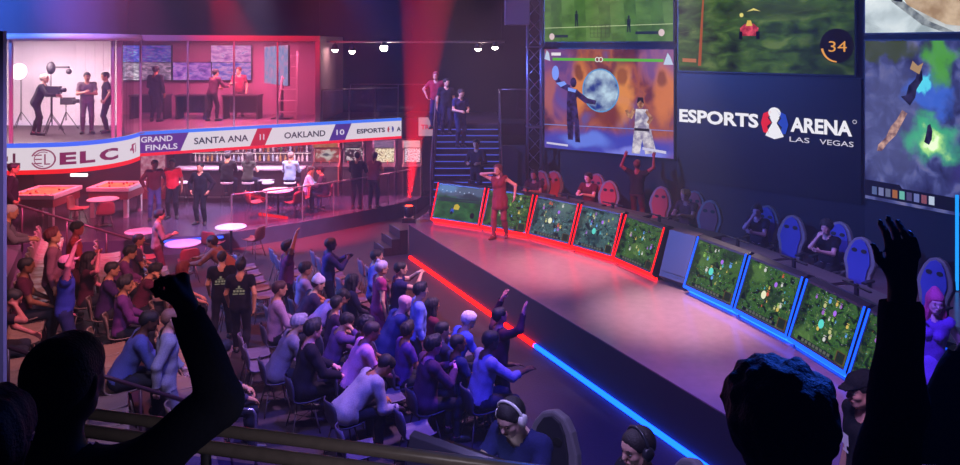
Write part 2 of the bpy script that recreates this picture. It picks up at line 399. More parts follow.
def hair_mesh(style, h=.010):
    if (style, h) in _H: return _H[style, h]
    pr = []; cuts = []; g = .012
    A = lambda a, b, ra, rb, k=.03: pr.append((a, b, ra, rb, k, 1))
    if style in ('short', 'fade', 'long', 'bun', 'pony', 'curly', 'quiff'):
        g = {'fade': .008, 'curly': .03}.get(style, .014)
        A((0, -.034, .034), (0, .02, .04), .083+g, .074+g)
        A((0, -.055, -.005), (0, -.045, -.03), .062+g*.6, .05+g*.5)
    if style == 'curly':
        rr = random.Random(3)
        for i in range(60):
            a, b = rr.uniform(0, 2*PI), rr.uniform(.0, 1.3); q = Vector((math.cos(a)*math.cos(b), math.sin(a)*math.cos(b), math.sin(b)))
            c = Vector((0, -.02, .03))+q*.108
            if c.y > .055 and c.z < .085: continue
            A(tuple(c), tuple(c+q*.004), .022, .018, .01)
    if style == 'quiff': A((-.03, .05, .105), (.03, .06, .115), .03, .025); A((0, .0, .11), (0, .06, .118), .03, .025)
    if style == 'long':
        for s in (-1, 1):
            A((s*.07, -.01, .02), (s*.088, -.005, -.14), .03, .036); A((s*.085, -.005, -.12), (s*.09, .01, -.26), .036, .022)
        A((0, -.075, 0), (0, -.085, -.2), .075, .072); A((0, -.08, -.18), (0, -.07, -.33), .07, .03)
    if style == 'bun': A((0, -.06, .115), (0, -.065, .125), .042, .04, .015)
    if style == 'pony': A((0, -.11, .05), (0, -.145, -.03), .035, .03, .015); A((0, -.145, -.03), (0, -.11, -.2), .032, .012, .02)
    if style == 'cap':
        A((0, -.03, .045), (0, .03, .048), .092, .082)
        cuts.append(((-.2, 0, -.17), (.2, 0, -.17), .215, .215, .004))
        for q in range(5): pr.append(((-.05+.025*q, .09, .05-.004*abs(q-2)), (-.035+.0175*q, .175-.012*abs(q-2), .040-.006*abs(q-2)), .009, .008, .012, 1))
    elif style == 'beanie':
        A((0, -.035, .05), (0, .02, .055), .096, .088); A((0, -.03, .12), (0, -.035, .135), .06, .05)
        cuts.append(((-.2, .1, -.17), (.2, .1, -.17), .215, .215, .004))
    else:
        cuts.append(((0, .20, -.040), (0, .112, -.034), .115, .096, .012))
        for s in (-1, 1): cuts.append(((s*.06, .10, -.03), (s*.075, .06, -.05), .05, .045, .01))
        if style not in ('long',): cuts.append(((-.2, .0, -.20), (.2, .0, -.20), .125, .125, .01))
    for s in (-1, 1):
        if style in ('short', 'fade', 'quiff', 'pony', 'bun'): cuts.append(((s*.095, .015, -.04), (s*.105, .0, -.07), .042, .055, .008))
    V, Q, _, _ = grow(pr, h, cuts)
    if style in ('curly', 'long', 'short', 'quiff'):
        N = normals(V, Q); V = V+N*(.0025*np.sin(160*V[:, 0]+40*V[:, 2])+.002*np.sin(140*V[:, 1]))[:, None]
    me = npmesh('hair', V, Q, mat('#111111')); _H[style, h] = me; return me
def paint(o, m):
    o.material_slots[0].link = 'OBJECT'; o.material_slots[0].material = m; return o
PEOPLE = []
_MC = {}
def person(label, loc, face, pose, top='#333344', leg='#22222c', sk='#b07a5c', hair='short', hc='#15100e', sleeve=.65, size=1., h=.013,
           fem=False, shoe='#15151a', cap=None, headset=None, loose=.0, skirt=None, coat=False, group=None, fat=1.0, eyes=False, bare=False, glow=False):
    """one person standing or sitting at loc (the floor under the body) and looking along angle `face` in degrees"""
    V, Q, N, lab, t, J = skeleton(pose, h, fem, fat)
    r = thing('person', label, 'person', loc, R(face-90), group); r.scale = (size,)*3
    ck = (id(V), round(sleeve, 2), loose, coat, bare, sum(map(ord, label)) % 5 if wr_on else 0)
    if ck not in _MC:
        out = {'body': npmesh('body', V, Q, skin('#b07a5c'))}
        tz = np.array(J['torso'].inverted())
        zt = (V @ tz[:3, :3].T + tz[:3, 3])[:, 2]
        arm = np.zeros(len(V), bool)
        for i in (0, 1):
            if sleeve > 1: arm |= (lab == UA[i]) | ((lab == FA[i]) & (t < sleeve-1))
            elif sleeve > 0: arm |= (lab == UA[i]) & (t < sleeve)
        hem = -.16 if coat else -.045
        k = (lab == TORSO) | arm | ((lab == PELV) & (zt > hem))
        if coat:
            for i in (0, 1): k |= (lab == TH[i]) & (zt > hem) & (t < .3)
        sd = ck[-1]*1.7
        p = piece(V, Q, N, k, (.021 if coat else .016)+loose, sd, .0028)
        out['shirt'] = npmesh('shirt', *p, cloth('#333344')) if p else None
        k = (lab == PELV)
        for i in (0, 1): k |= (lab == TH[i]) | ((lab == SH[i]) & ((t < .97) | True))
        p = piece(V, Q, N, k, .011, sd, .0018); out['trousers'] = npmesh('trousers', *p, cloth('#22222c'))
        for i in (0, 1):
            p = piece(V, Q, N, lab == FT[i], .009); out['shoe%d' % i] = npmesh('shoe', *p, mat('#15151a', .5))
        _MC[ck] = out
    D = _MC[ck]
    def ch(nm, me, m):
        o = bpy.data.objects.new(nm, me); C.objects.link(o); o.parent = r; return paint(o, m)
    ch('body', D['body'], skin(sk))
    if D['shirt']: ch('jacket' if coat else 'shirt', D['shirt'], cloth(top))
    if not bare: ch('trousers', D['trousers'], cloth(leg))
    for i in (0, 1): ch('shoe', D['shoe%d' % i], mat(shoe, .5))
    if hair != 'bald':
        o = ch('hair', hair_mesh(hair), mat(hc, .6, 0, .4, 120, .2)); o.matrix_local = J['head']
    if cap:
        o = ch('cap', hair_mesh(cap[0]), cloth(cap[1])); o.matrix_local = J['head']
    if headset:
        mb = MB(); mb.tube([(.098*math.sin(a), -.005, .03+.098*math.cos(a)) for a in [R(-88+176*i/16) for i in range(17)]], .011, 8)
        o = mb.build('headset', mat(headset, .35), r); o.matrix_local = J['head']
        for s in (-1, 1):
            mb = MB(); mb.tube([(s*.078, -.005, .0), (s*.086, -.005, .0), (s*.108, -.005, .0), (s*.116, -.005, .0)], [.03, .042, .042, .030], 16)
            e = mb.build('ear_cup', mat(headset, .35), o)
        mb = MB(); mb.tube([(.1, 0, -.02), (.085, .05, -.05), (.05, .10, -.07)], .004, 6); mb.ball((.048, .104, -.07), .009, 8, 6); mb.build('microphone', mat('#222226', .5), o)
    if eyes:
        for s in (-1, 1):
            mb = MB(); mb.ball((s*.033, .0865, -.002), .0105, 12, 8, 0, (1.15, 1, .62)); mb.ball((s*.033, .0935, -.002), .0058, 10, 6, 1)
            o = mb.build('eye', [mat('#8a8480', .5), mat('#120c0a', .4)], r); o.matrix_local = J['head']
            mb = MB(); mb.tube([(s*.05, .083, .019), (s*.035, .099, .026), (s*.015, .102, .022)], [.003, .005, .004], 6); o = mb.build('eyebrow', mat(hc, .8), r); o.matrix_local = J['head']
        mb = MB(); mb.tube([(-.022, .094, -.063), (-.01, .101, -.061), (0, .102, -.062), (.01, .101, -.061), (.022, .094, -.063)], [.002, .005, .0055, .005, .002], 6); o = mb.build('mouth', mat('#7d3f3a', .5), r); o.matrix_local = J['head']
    if skirt:
        hp = J['torso'].translation; mb = MB()
        mb.lathe([(.125, .10), (.15, .0), (.17, -.12), (skirt[1], -skirt[2])], (0, 0, hp.z), 40, 0, .06, 10)
        mb.build('skirt', cloth(skirt[0]), r)
    PEOPLE.append((label, Vector(loc), pose.get('seat')))
    r['_j'] = 0; del r['_j']
    return r, J
wr_on = True
# ================================================================== camera, view, haze
sc = bpy.context.scene
cam = bpy.data.objects.new('camera', bpy.data.cameras.new('camera')); C.objects.link(cam)
cam.location = (0, 0, HC); cam.rotation_euler = (PI/2, 0, 0); cam.data.sensor_width = 36; cam.data.lens = 30.0
cam.data.shift_y = -187.5/960; cam.data.clip_start = .05; sc.camera = cam
sc.view_settings.view_transform = 'Standard'; sc.view_settings.look = 'None'; sc.view_settings.gamma = 1; sc.view_settings.exposure = 0
sc.view_settings.use_curve_mapping = False
w = bpy.data.worlds.new('hall_air'); sc.world = w; w.use_nodes = True
w.node_tree.nodes['Background'].inputs[0].default_value = (.012, .008, .03, 1); w.node_tree.nodes['Background'].inputs[1].default_value = .0
HAZE = .0062
if HAZE:
    vs = w.node_tree.nodes.new('ShaderNodeVolumeScatter'); vs.inputs['Density'].default_value = HAZE; vs.inputs['Anisotropy'].default_value = .25
    w.node_tree.links.new(vs.outputs[0], w.node_tree.nodes['World Output'].inputs['Volume'])

def xu(X0, Y, z=0.): return Vector((X0-.4625*Y, Y, z))          # lines that run along the stage front
U = Vector((-.4198, .9076, 0)); W = Vector((.9076, .4198, 0))    # along the stage front / towards the stage
FACE = 24.8                                                       # angle of W

# ================================================================== room shell
dark = mat('#17131f', .9, 0, .1, 8, .15); black = mat('#0c0a12', .85)
struct('floor', MB().box((0, 13.5, -.1), (32, 37, .2)), mat('#2c1f28', .75, 0, .15, 25, .25))
struct('wall_back', MB().box((0, 30.2, 3.9), (32, .4, 8.4)), black)
struct('wall_left', MB().box((-15.2, 13.5, 3.9), (.4, 37, 8.4)), dark)
struct('wall_right', MB().box((13.4, 13.5, 3.9), (.4, 37, 8.4)), mat('#1c1a3c', .8))
struct('wall_rear', MB().box((0, -4.4, 3.9), (32, .4, 8.4)), black)
struct('ceiling', MB().box((0, 13.5, 8.1), (32, 37, .2)), black)
# screen wall in three flats
WP = [Vector((1.75, 22.9)), Vector((5.05, 20.46)), Vector((8.22, 17.1)), Vector((11.4, 10.9)), Vector((12.9, 8.0))]
mb = MB()
for i in range(4):
    a, b = WP[i], WP[i+1]; d = (b-a).normalized(); n = Vector((-d.y, d.x))
    mb.prism([tuple(a), tuple(b), tuple(b+n*.25), tuple(a+n*.25)], .0, 8.0, 0 if i else 1)
struct('wall_screens', mb, [mat('#0e0e24', .6, 0, .05, 20, .1), mat('#120d18', .6)], 'dark faceted wall that carries the big screens')
struct('wall_stage_side', MB().prism([(1.75, 22.9), (1.95, 22.95), (2.6, 29.9), (2.4, 29.9)], 0, 8.0), black)
# stage
ST = .85
stg = [xu(7.75, 20.75), xu(7.75, 12), xu(7.75, 5.5), Vector((13.1, 5.5, 0)), Vector((12.7, 8.0, 0)), Vector((11.2, 10.9, 0)), Vector((8.1, 17.05, 0)), Vector((4.98, 20.4, 0)), Vector((1.75, 22.8, 0)), Vector((1.75, 24.6, 0)), Vector((-1.45, 24.6, 0)), Vector((-1.45, 22.3, 0))]
mb = MB(); mb.prism([(p.x, p.y) for p in stg], .0, ST-.02, 1); mb.prism([(p.x, p.y) for p in stg], ST-.02, ST, 0)
stage = struct('stage_floor', mb, [mat('#7c5c68', .19, 0, .02, 6, .08), mat('#1a0f16', .6)], 'long raised glossy stage with a dark fascia')
def led(name, a, b, col, s, r=.022, parent=None, n=6):
    return MB().tube([a, b], r, n).build(name, emit(col, s), parent)
off = Vector((-.9076, -.4198, 0))*.03
p0, p1, p2 = xu(7.75, 20.6, .04)+off, xu(7.75, 14.55, .04)+off, xu(7.75, 5.7, .04)+off
tag(led('led_strip', p0, p1, '#ff0c04', 8, .04), 'red light strip along the foot of the stage front', 'light strip')
tag(led('led_strip', p1, p2, '#0a40ff', 8, .04), 'blue light strip along the foot of the stage front', 'light strip')
# stage end steps
t = thing('stage_steps', 'small dark steps with lit edges at the far left end of the stage', 'steps', (-2.45, 21.3, 0), R(24.8))
for k in range(3):
    z = .21*(k+1); MB().box((-.15+.22*k, 0, z/2), (.22, .9, z)).build('step', mat('#120c16', .6), t, .01)
    led('edge_light', (-.255+.22*k, -.4, z+.012), (-.255+.22*k, .1, z+.012), '#8a7ad0', .5, .009, t)

# ================================================================== raked seating, bar platform
def tier(x0, x1, y0, y1, z, nm, lb):
    q = [xu(x0, y0), xu(x1, y0), xu(x1, y1), xu(x0, y1)]
    struct(nm, MB().prism([(p.x, p.y) for p in q], .0, z), mat('#3c2b38', .8, 0, .1, 20, .2), lb)
TIER = [(.45, 1.5, .3, .95), (-.7, .45, .6, -.05), (-1.9, -.7, .9, -1.25), (-5.5, -1.9, 1.2, -2.45)]
for a, b, z, c in TIER: tier(a, b, 8.6, 17.2, z, 'floor_riser', 'carpeted riser of the raked seating')
def tz(X, Y):
    x0 = X+.4625*Y
    if 8.6 <= Y <= 17.2:
        for a, b, z, c in TIER:
            if a <= x0 < b: return z
    return 0.
BZ = .45
edge = [(-15, 20.0), (-11, 20.35), (-8.8, 20.75), (-6.9, 21.4), (-5.1, 22.8), (-3.6, 24.3), (-2.05, 26.1), (-1.7, 28), (-1.7, 30), (-15, 30)]
struct('floor_bar', MB().prism(edge, 0, BZ), mat('#4a3f58', .22, 0, .04, 3, .15), 'glossy raised floor of the bar area')
tag(led('led_strip', (-8.3, 20.82, .38), (-6.85, 21.34, .38), '#2a4cff', 3, .03), 'blue light strip on the edge of the bar floor', 'light strip')
tag(led('led_strip', (-6.55, 23.75, BZ+.03), (-5.6, 23.2, BZ+.03), '#ff2018', 1.6, .05), 'glowing red streak standing in for red light on the bar floor behind the glass rail', 'light strip')  # glowing tube added to imitate a streak of red light on the floor

# ================================================================== gallery: slab, fascia banners, rooms
def sp(pts, n):
    out = []; P = [pts[0]]+pts+[pts[-1]]
    for i in range(1, len(P)-2):
        for k in range(n):
            t = k/n; a, b, c, d = P[i-1], P[i], P[i+1], P[i+2]
            out.append(tuple(.5*((2*b[q])+(-a[q]+c[q])*t+(2*a[q]-5*b[q]+4*c[q]-d[q])*t*t+(-a[q]+3*b[q]-3*c[q]+d[q])*t**3) for q in (0, 1)))
    return out+[pts[-1]]
curve = sp([(-13.6, 19.5), (-12.4, 19.3), (-11.48, 19.3), (-10.7, 19.4), (-10.0, 19.65), (-9.5, 20.2), (-9.28, 20.95), (-9.3, 21.75)], 6)
G0, G1 = Vector((-9.35, 21.97)), Vector((-2.6, 26.2))
GZ = 3.1
slab = curve[:-1]+[(G0.x, G0.y+.05), (G1.x, G1.y+.05), (-1.35, 26.2), (-1.35, 24.65), (.6, 24.65), (.6, 30), (-15, 30), (-15, 19.5)]
struct('floor_gallery', MB().prism(slab, 2.47, GZ-.02), mat('#3a2634', .5), 'upper gallery floor')
# the curved band with lettering
L = [0.]
for a, b in zip(curve, curve[1:]): L.append(L[-1]+math.hypot(b[0]-a[0], b[1]-a[1]))
def on_curve(s, z, o=.0):
    i = 0
    while i < len(curve)-2 and L[i+1] < s: i += 1
    a, b = Vector(curve[i]), Vector(curve[i+1]); q = a+(b-a)*((s-L[i])/(L[i+1]-L[i])); d = (b-a).normalized()
    return Vector((q.x+d.y*o, q.y-d.x*o, z))
def s_of(px):
    best = min(range(2000), key=lambda k: abs(CX+F*on_curve(L[-1]*k/2000, 0).x/on_curve(L[-1]*k/2000, 0).y-px)); return L[-1]*best/2000
ZB, ZT = 2.38, 3.12
t = thing('banner', 'curved white gallery banner reading ELC with a round emblem', 'banner', (-10.5, 20, ZB))
def wrap(mb, z0, z1, mi, o):
    for i in range(len(L)-1):
        p = [on_curve(L[i], z0, o), on_curve(L[i+1], z0, o), on_curve(L[i+1], z1, o), on_curve(L[i], z1, o)]
        mb.add(p, [(0, 1, 2, 3)], mi)
bo = (-10.5, 20, ZB)
def rel(o): o.location = tuple(-x for x in bo); return o
mb = MB(); wrap(mb, ZB, ZT, 0, .05)
for z in (ZB, ZT):
    for i in range(len(L)-1): mb.add([on_curve(L[i], z, .05), on_curve(L[i+1], z, .05), on_curve(L[i+1], z, -.02), on_curve(L[i], z, -.02)], [(0, 1, 2, 3)], 0)
rel(mb.build('fascia', emit('#e6dae4', .95), t))
mb = MB(); wrap(mb, ZT-.10, ZT+.01, 0, .06); rel(mb.build('blue_edge', emit('#3f6cff', 1.0), t))
mb = MB(); wrap(mb, ZB-.01, ZB+.10, 0, .06); rel(mb.build('red_edge', emit('#ff1f22', 1.0), t))
fc = lambda s, z: on_curve(s, z, .068)
mb = MB(); put_text(mb, 'E', fc, s_of(60), s_of(76), 2.58, 2.88, bold=.045); put_text(mb, 'L', fc, s_of(79), s_of(94), 2.58, 2.88, bold=.045); put_text(mb, 'C', fc, s_of(98), s_of(116), 2.58, 2.88, bold=.045)
rel(mb.build('lettering', emit('#8f2a5c', .8), t))
mb = MB(); cs = s_of(44); ring(mb, cs, 2.735, .275, .245, .035, fc, 0, 26, R(200), R(520)); ring(mb, cs, 2.735, .205, .185, .02, fc, 0, 26, R(60), R(270))
for dz in (-.1, 0, .1): put_poly(mb, [(cs-.2, 2.72+dz), (cs-.03, 2.72+dz), (cs-.03, 2.75+dz), (cs-.2, 2.75+dz)], fc)
put_poly(mb, [(cs+.02, 2.60), (cs+.055, 2.60), (cs+.055, 2.86), (cs+.02, 2.86)], fc); put_poly(mb, [(cs+.02, 2.60), (cs+.15, 2.60), (cs+.15, 2.63), (cs+.02, 2.63)], fc)
rel(mb.build('emblem', emit('#9c3a66', .8), t))
mb = MB(); q = s_of(130)
for dx, dz, ww, hh in ((0, .05, .12, .2), (.1, .12, .2, .06), (.06, -.06, .08, .14), (-.1, .0, .08, .08), (.2, .0, .05, .22)):
    put_poly(mb, [(q+dx-ww/2, 2.74+dz-hh/2), (q+dx+ww/2, 2.74+dz-hh/2+.03), (q+dx+ww/2, 2.74+dz+hh/2), (q+dx-ww/2, 2.74+dz+hh/2-.02)], fc)
rel(mb.build('mark', emit('#b03a6a', .8), t))
mb = MB(); q = s_of(12)
for dx, dz, ww, hh in ((-.12, .06, .12, .12), (-.1, -.1, .14, .1), (.08, .02, .06, .34), (.14, -.1, .16, .12)):
    put_poly(mb, [(q+dx-ww/2, 2.7+dz-hh/2), (q+dx+ww/2, 2.7+dz-hh/2), (q+dx+ww/2, 2.7+dz+hh/2), (q+dx-ww/2, 2.7+dz+hh/2)], fc)
rel(mb.build('mark', emit('#6a2a4c', .8), t))
# the straight score banner
gd = (G1-G0).normalized(); gn = Vector((gd.y, -gd.x)); GL = (G1-G0).length
def gs(px):
    k = (px-CX)/F; return (k*G0.y-G0.x)/(gd.x-k*gd.y)
def g(s, z, o=.075): return Vector((G0.x+gd.x*s+gn.x*o, G0.y+gd.y*s+gn.y*o, z))
t = thing('banner', 'straight score banner reading GRAND FINALS, SANTA ANA 11 and OAKLAND 10', 'banner', (0, 0, 0))
mb = MB(); mb.prism([(G0.x, G0.y), (G1.x, G1.y), (G1.x+gn.x*.06, G1.y+gn.y*.06), (G0.x+gn.x*.06, G0.y+gn.y*.06)], 2.45, 3.12); mb.build('fascia', emit('#e6dae4', .95), t)
def band(nm, pts, m, o=.066): mb = MB(); put_poly(mb, pts, lambda s, z: g(s, z, o)); return mb.build(nm, m, t)
band('blue_edge', [(0, 3.03), (GL, 3.03), (GL, 3.125), (0, 3.125)], emit('#3f7bff', 1.0), .07)
band('red_edge', [(0, 2.445), (GL, 2.445), (GL, 2.53), (0, 2.53)], emit('#ff2030', 1.0), .07)
sl = .22
def para(nm, x0, x1, col): a, b = gs(x0), gs(x1); band(nm, [(a-sl/2, 2.53), (b-sl/2, 2.53), (b+sl/2, 3.03), (a+sl/2, 3.03)], emit(col, .8))
band('purple_panel', [(0, 2.53), (gs(184)-sl/2, 2.53), (gs(184)+sl/2, 3.03), (0, 3.03)], emit('#6a3296', .8))
para('red_panel', 253, 268, '#d8263e'); para('purple_panel', 331.5, 347.5, '#5a3a9c')
mb = MB()
put_text(mb, 'GRAND', g, gs(140.5), gs(172), 2.82, 2.98, 0); put_text(mb, 'FINALS', g, gs(145), gs(177), 2.59, 2.75, 0)
put_text(mb, '11', g, gs(259), gs(263.5), 2.69, 2.86, 0); put_text(mb, '10', g, gs(335.5), gs(343.5), 2.69, 2.86, 0); mb.build('lettering', emit('#eadff0', .9), t)
mb = MB(); put_text(mb, 'SANTA ANA', g, gs(193.5), gs(247.5), 2.68, 2.87, 0); put_text(mb, 'OAKLAND', g, gs(283.5), gs(324.5), 2.68, 2.87, 0)
put_text(mb, 'ESPORTS', g, gs(356), gs(384), 2.69, 2.84, 0, .035); put_text(mb, 'ARENA', g, gs(395.5), gs(414), 2.69, 2.84, 0, .035) if False else put_text(mb, 'A', g, gs(395.5), gs(400), 2.69, 2.84, 0, .035)
mb.build('lettering', emit('#2a2140', .8), t)
def emblem(f, cx, cy, r, parent, white, red, blue, depth=0):
    mb = MB(); put_poly(mb, [(cx-.12*r, cy+.88*r), (cx-.75*r, cy+.62*r), (cx-.92*r, cy), (cx-.75*r, cy-.6*r), (cx-.35*r, cy-.7*r), (cx-.5*r, cy-.2*r), (cx-.22*r, cy+.05*r), (cx-.45*r, cy+.35*r)], f); mb.build('red_half', red, parent)
    mb = MB(); put_poly(mb, [(cx+.12*r, cy+.88*r), (cx+.45*r, cy+.35*r), (cx+.22*r, cy+.05*r), (cx+.5*r, cy-.2*r), (cx+.35*r, cy-.7*r), (cx+.75*r, cy-.6*r), (cx+.92*r, cy), (cx+.75*r, cy+.62*r)], f); mb.build('blue_half', blue, parent)
    mb = MB(); put_poly(mb, ell(cx, cy+.68*r, .42*r, .36*r, 16), f); put_poly(mb, [(cx-.34*r, cy+.4*r), (cx-.14*r, cy+.04*r), (cx+.14*r, cy+.04*r), (cx+.34*r, cy+.4*r)], f)
    put_poly(mb, [(cx-.14*r, cy+.05*r), (cx-.5*r, cy-.55*r), (cx-.62*r, cy-.8*r), (cx, cy-1.0*r), (cx+.62*r, cy-.8*r), (cx+.5*r, cy-.55*r), (cx+.14*r, cy+.05*r)], f); mb.build('white_figure', white, parent)
emblem(g, gs(389.6), 2.765, .13, t, emit('#efe6f2', .8), emit('#c02040', .8), emit('#2a3a9c', .8))
# pillar under the landing and the slanted fragment beside the stairs
struct('wall_stair_side', MB().prism([(-2.55, 26.25), (-1.5, 26.25), (-1.5, 29.9), (-2.55, 29.9)], 2.45, GZ), dark)
t = thing('banner', 'slanted white banner piece reading TRO beside the stairs', 'banner', (0, 0, 0))
A0 = Vector((-1.43, 24.45, 0))
k3 = lambda x, y: atY(x, y, 24.9-(x-396)*.006)
mb = MB(); mb.add([k3(418.5, 136), k3(437.5, 136), k3(428, 117.5), k3(418.5, 117.5)], [(0, 1, 2, 3)], 0)
mb.add([p+Vector((0, .05, 0)) for p in (k3(418.5, 136), k3(437.5, 136), k3(428, 117.5), k3(418.5, 117.5))], [(3, 2, 1, 0)], 0); mb.build('fascia', emit('#d8a8c0', .6), t)
mb = MB(); put_text(mb, 'TRO', lambda x, y: k3(x, y)-Vector((0, .012, 0)), 421, 434.5, 129.5, 124.5, 0, .03); mb.build('lettering', emit('#d02048', .8), t)
# rooms on the gallery
RZ = 5.62
roof = curve[:-1]+[(G0.x, G0.y), (-4.95, 24.75), (-4.95, 29.9), (-14.9, 29.9), (-14.9, 19.5)]
struct('ceiling_gallery', MB().prism(roof, RZ, RZ+.16), mat('#b08898', .7))
up = [Vector(p) for p in roof[:-4]]
mb = MB()
for a, b in zip(up, up[1:]):
    d = (b-a).normalized(); n = Vector((-d.y, d.x)); mb.prism([tuple(a+n*.3), tuple(b+n*.3), tuple(b+n*.45), tuple(a+n*.45)], RZ+.16, 8.0)
struct('wall_above_gallery', mb, mat('#5a4c66', .9))
struct('trim_gallery', MB().tube([(p[0], p[1]-.03, RZ+.08) for p in roof[:-4]], .085, 8), mat('#f4dce8', .6))
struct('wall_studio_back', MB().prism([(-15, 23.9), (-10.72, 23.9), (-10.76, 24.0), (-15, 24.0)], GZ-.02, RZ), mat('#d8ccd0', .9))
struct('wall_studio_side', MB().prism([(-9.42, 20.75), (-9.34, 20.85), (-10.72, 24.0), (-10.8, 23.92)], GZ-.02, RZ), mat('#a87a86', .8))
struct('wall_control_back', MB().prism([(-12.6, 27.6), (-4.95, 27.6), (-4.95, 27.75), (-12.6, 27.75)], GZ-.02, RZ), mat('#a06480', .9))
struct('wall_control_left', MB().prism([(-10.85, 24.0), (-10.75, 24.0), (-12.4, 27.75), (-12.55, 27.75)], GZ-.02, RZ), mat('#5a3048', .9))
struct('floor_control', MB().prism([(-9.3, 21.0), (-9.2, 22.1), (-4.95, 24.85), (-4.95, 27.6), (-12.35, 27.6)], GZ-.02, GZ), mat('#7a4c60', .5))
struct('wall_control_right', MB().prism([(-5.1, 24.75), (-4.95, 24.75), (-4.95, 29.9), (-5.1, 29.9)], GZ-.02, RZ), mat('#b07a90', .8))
struct('wall_gallery_dark', MB().prism([(-4.95, 28.9), (2.4, 28.9), (2.4, 29.0), (-4.95, 29.0)], 0, 8.0), mat('#15101a', .9))
struct('floor_studio', MB().prism([(-14.8, 19.6), (-12.4, 19.45), (-11.4, 19.45), (-10.6, 19.55), (-9.95, 19.9), (-9.5, 20.6), (-9.45, 20.85), (-10.8, 23.9), (-14.8, 23.9)], GZ-.02, GZ), mat('#3a2a30', .6))
# glass fronts with mullions
def pane_strip(name, pts, z0, z1, m):
    mb = MB()
    for a, b in zip(pts, pts[1:]):
        d = (Vector(b)-Vector(a)).normalized(); n = Vector((-d.y, d.x))*.006
        mb.prism([(a[0]-n.x, a[1]-n.y), (b[0]-n.x, b[1]-n.y), (b[0]+n.x, b[1]+n.y), (a[0]+n.x, a[1]+n.y)], z0, z1)
    return struct(name, mb, m)
gc = [tuple(on_curve(L[-1]*k/24, 0, -.12))[:2] for k in range(25)]
pane_strip('window_1', gc, GZ+.02, RZ, glass('#f4ecf4', .05))
p2 = [tuple(g(s, 0, -.12))[:2] for s in (0, 1.3, 2.6, 3.9, 5.15)]
pane_strip('window_2', p2, GZ+.02, RZ, glass('#efd8e6', .10))
mull = mat('#b79aa8', .4, .3)
mb = MB()
for px in (8.5, 117): q = on_curve(s_of(px), 0, -.12); mb.box((q.x, q.y, (GZ+RZ)/2), (.07, .07, RZ-GZ))
for s in (.05, 1.3, 2.6, 3.9, 5.15): q = g(s, 0, -.12); mb.box((q.x, q.y, (GZ+RZ)/2), (.045, .045, RZ-GZ))
struct('window_mullions', mb, mull)
pl = struct('column_left', MB().box((-4.78, 8.0, 2.82), (.06, .06, 5.64)), mat('#9a94c8', .4), 'slim pale post at the near left')
# video wall in the control room
VID = [(123, 171, 45.5, 62, 1), (123, 171, 62.5, 80, 2), (173, 211, 62.5, 80, 3), (211, 251, 45.5, 62, 4), (212, 251, 62.5, 80, 5)]
ramps = {1: ([(.3, '#1a2a66'), (.48, '#3a58c0'), (.56, '#8a4ab0'), (.66, '#3fc0c8'), (.8, '#e8d8f8')], 9), 2: ([(.3, '#3a3442'), (.5, '#8c8692'), (.6, '#c8c0c8'), (.75, '#f0e8ea')], 8),
         3: ([(.3, '#5a3aa8'), (.48, '#b07ae0'), (.58, '#e0b8f0'), (.7, '#5a7ae0')], 6), 4: ([(.3, '#8a5ab8'), (.48, '#e0b0e8'), (.56, '#f4e4f8'), (.7, '#7a9ae0')], 6), 5: ([(.3, '#4a5ac8'), (.48, '#9a9aec'), (.58, '#e0d0f4'), (.7, '#c06ac0')], 6)}
vl = {1: 'wide wall screen with a blue and violet picture, upper left in the control room', 2: 'wide grey picture wall screen behind the standing man in the control room', 3: 'lilac wall screen in the middle of the lower row in the control room',
      4: 'pale pink wall screen high on the control room wall', 5: 'blue white wall screen under the pale pink one in the control room'}
for x0, x1, y0, y1, k in VID:
    a, b, c, d = [atY(x, y, 27.45) for x, y in ((x0, y1), (x1, y1), (x1, y0), (x0, y0))]
    t = thing('wall_screen', vl[k], 'screen', tuple((a+b)/2), 0, None); o = -((a+b)/2)
    MB().box(((a.x+c.x)/2, 27.51, (a.z+c.z)/2), (c.x-a.x+.04, .09, c.z-a.z+.04)).build('casing', mat('#15131a', .5), t).location = o
    mb = MB(); mb.quad(a, b, c, d); rr = ramps[k]; mb.build('display', picture(rr[0], rr[1], seed=k*1.3, strength=1.25), t).location = o
a, b, c, d = atY(264.5, 83, 26.2), atY(288, 86, 25.6), atY(288, 45, 25.6), atY(264.5, 47, 26.2)
t = thing('wall_screen', 'tall angled screen with a pale blue picture at the right of the control room', 'screen', tuple((a+b)/2)); o = -((a+b)/2)
dn = (b-a).cross(d-a).normalized()
mb = MB(); mb.add([a, b, c, d]+[p-dn*.08 for p in (a, b, c, d)], [(4, 7, 6, 5), (0, 4, 5, 1), (1, 5, 6, 2), (2, 6, 7, 3), (3, 7, 4, 0)]); mb.build('casing', mat('#15131a', .5), t).location = o
mb = MB(); mb.quad(*[p+dn*.003 for p in (a, b, c, d)]); mb.build('display', picture([(.3, '#6a9ad8'), (.5, '#a8d4ec'), (.6, '#d8b0d8'), (.72, '#eef4fa')], 5, seed=9, stretch=(2, .8), strength=1.2), t).location = o
t = thing('screen_stand', 'dark floor post that carries the angled control room screen', 'stand', (b.x-.3, 26.05, GZ)); MB().box((0, 0, .8), (.08, .08, 1.6)).build('post', mat('#1c161c', .5), t); MB().box((0, 0, .02), (.6, .5, .04)).build('base', mat('#1c161c', .5), t)
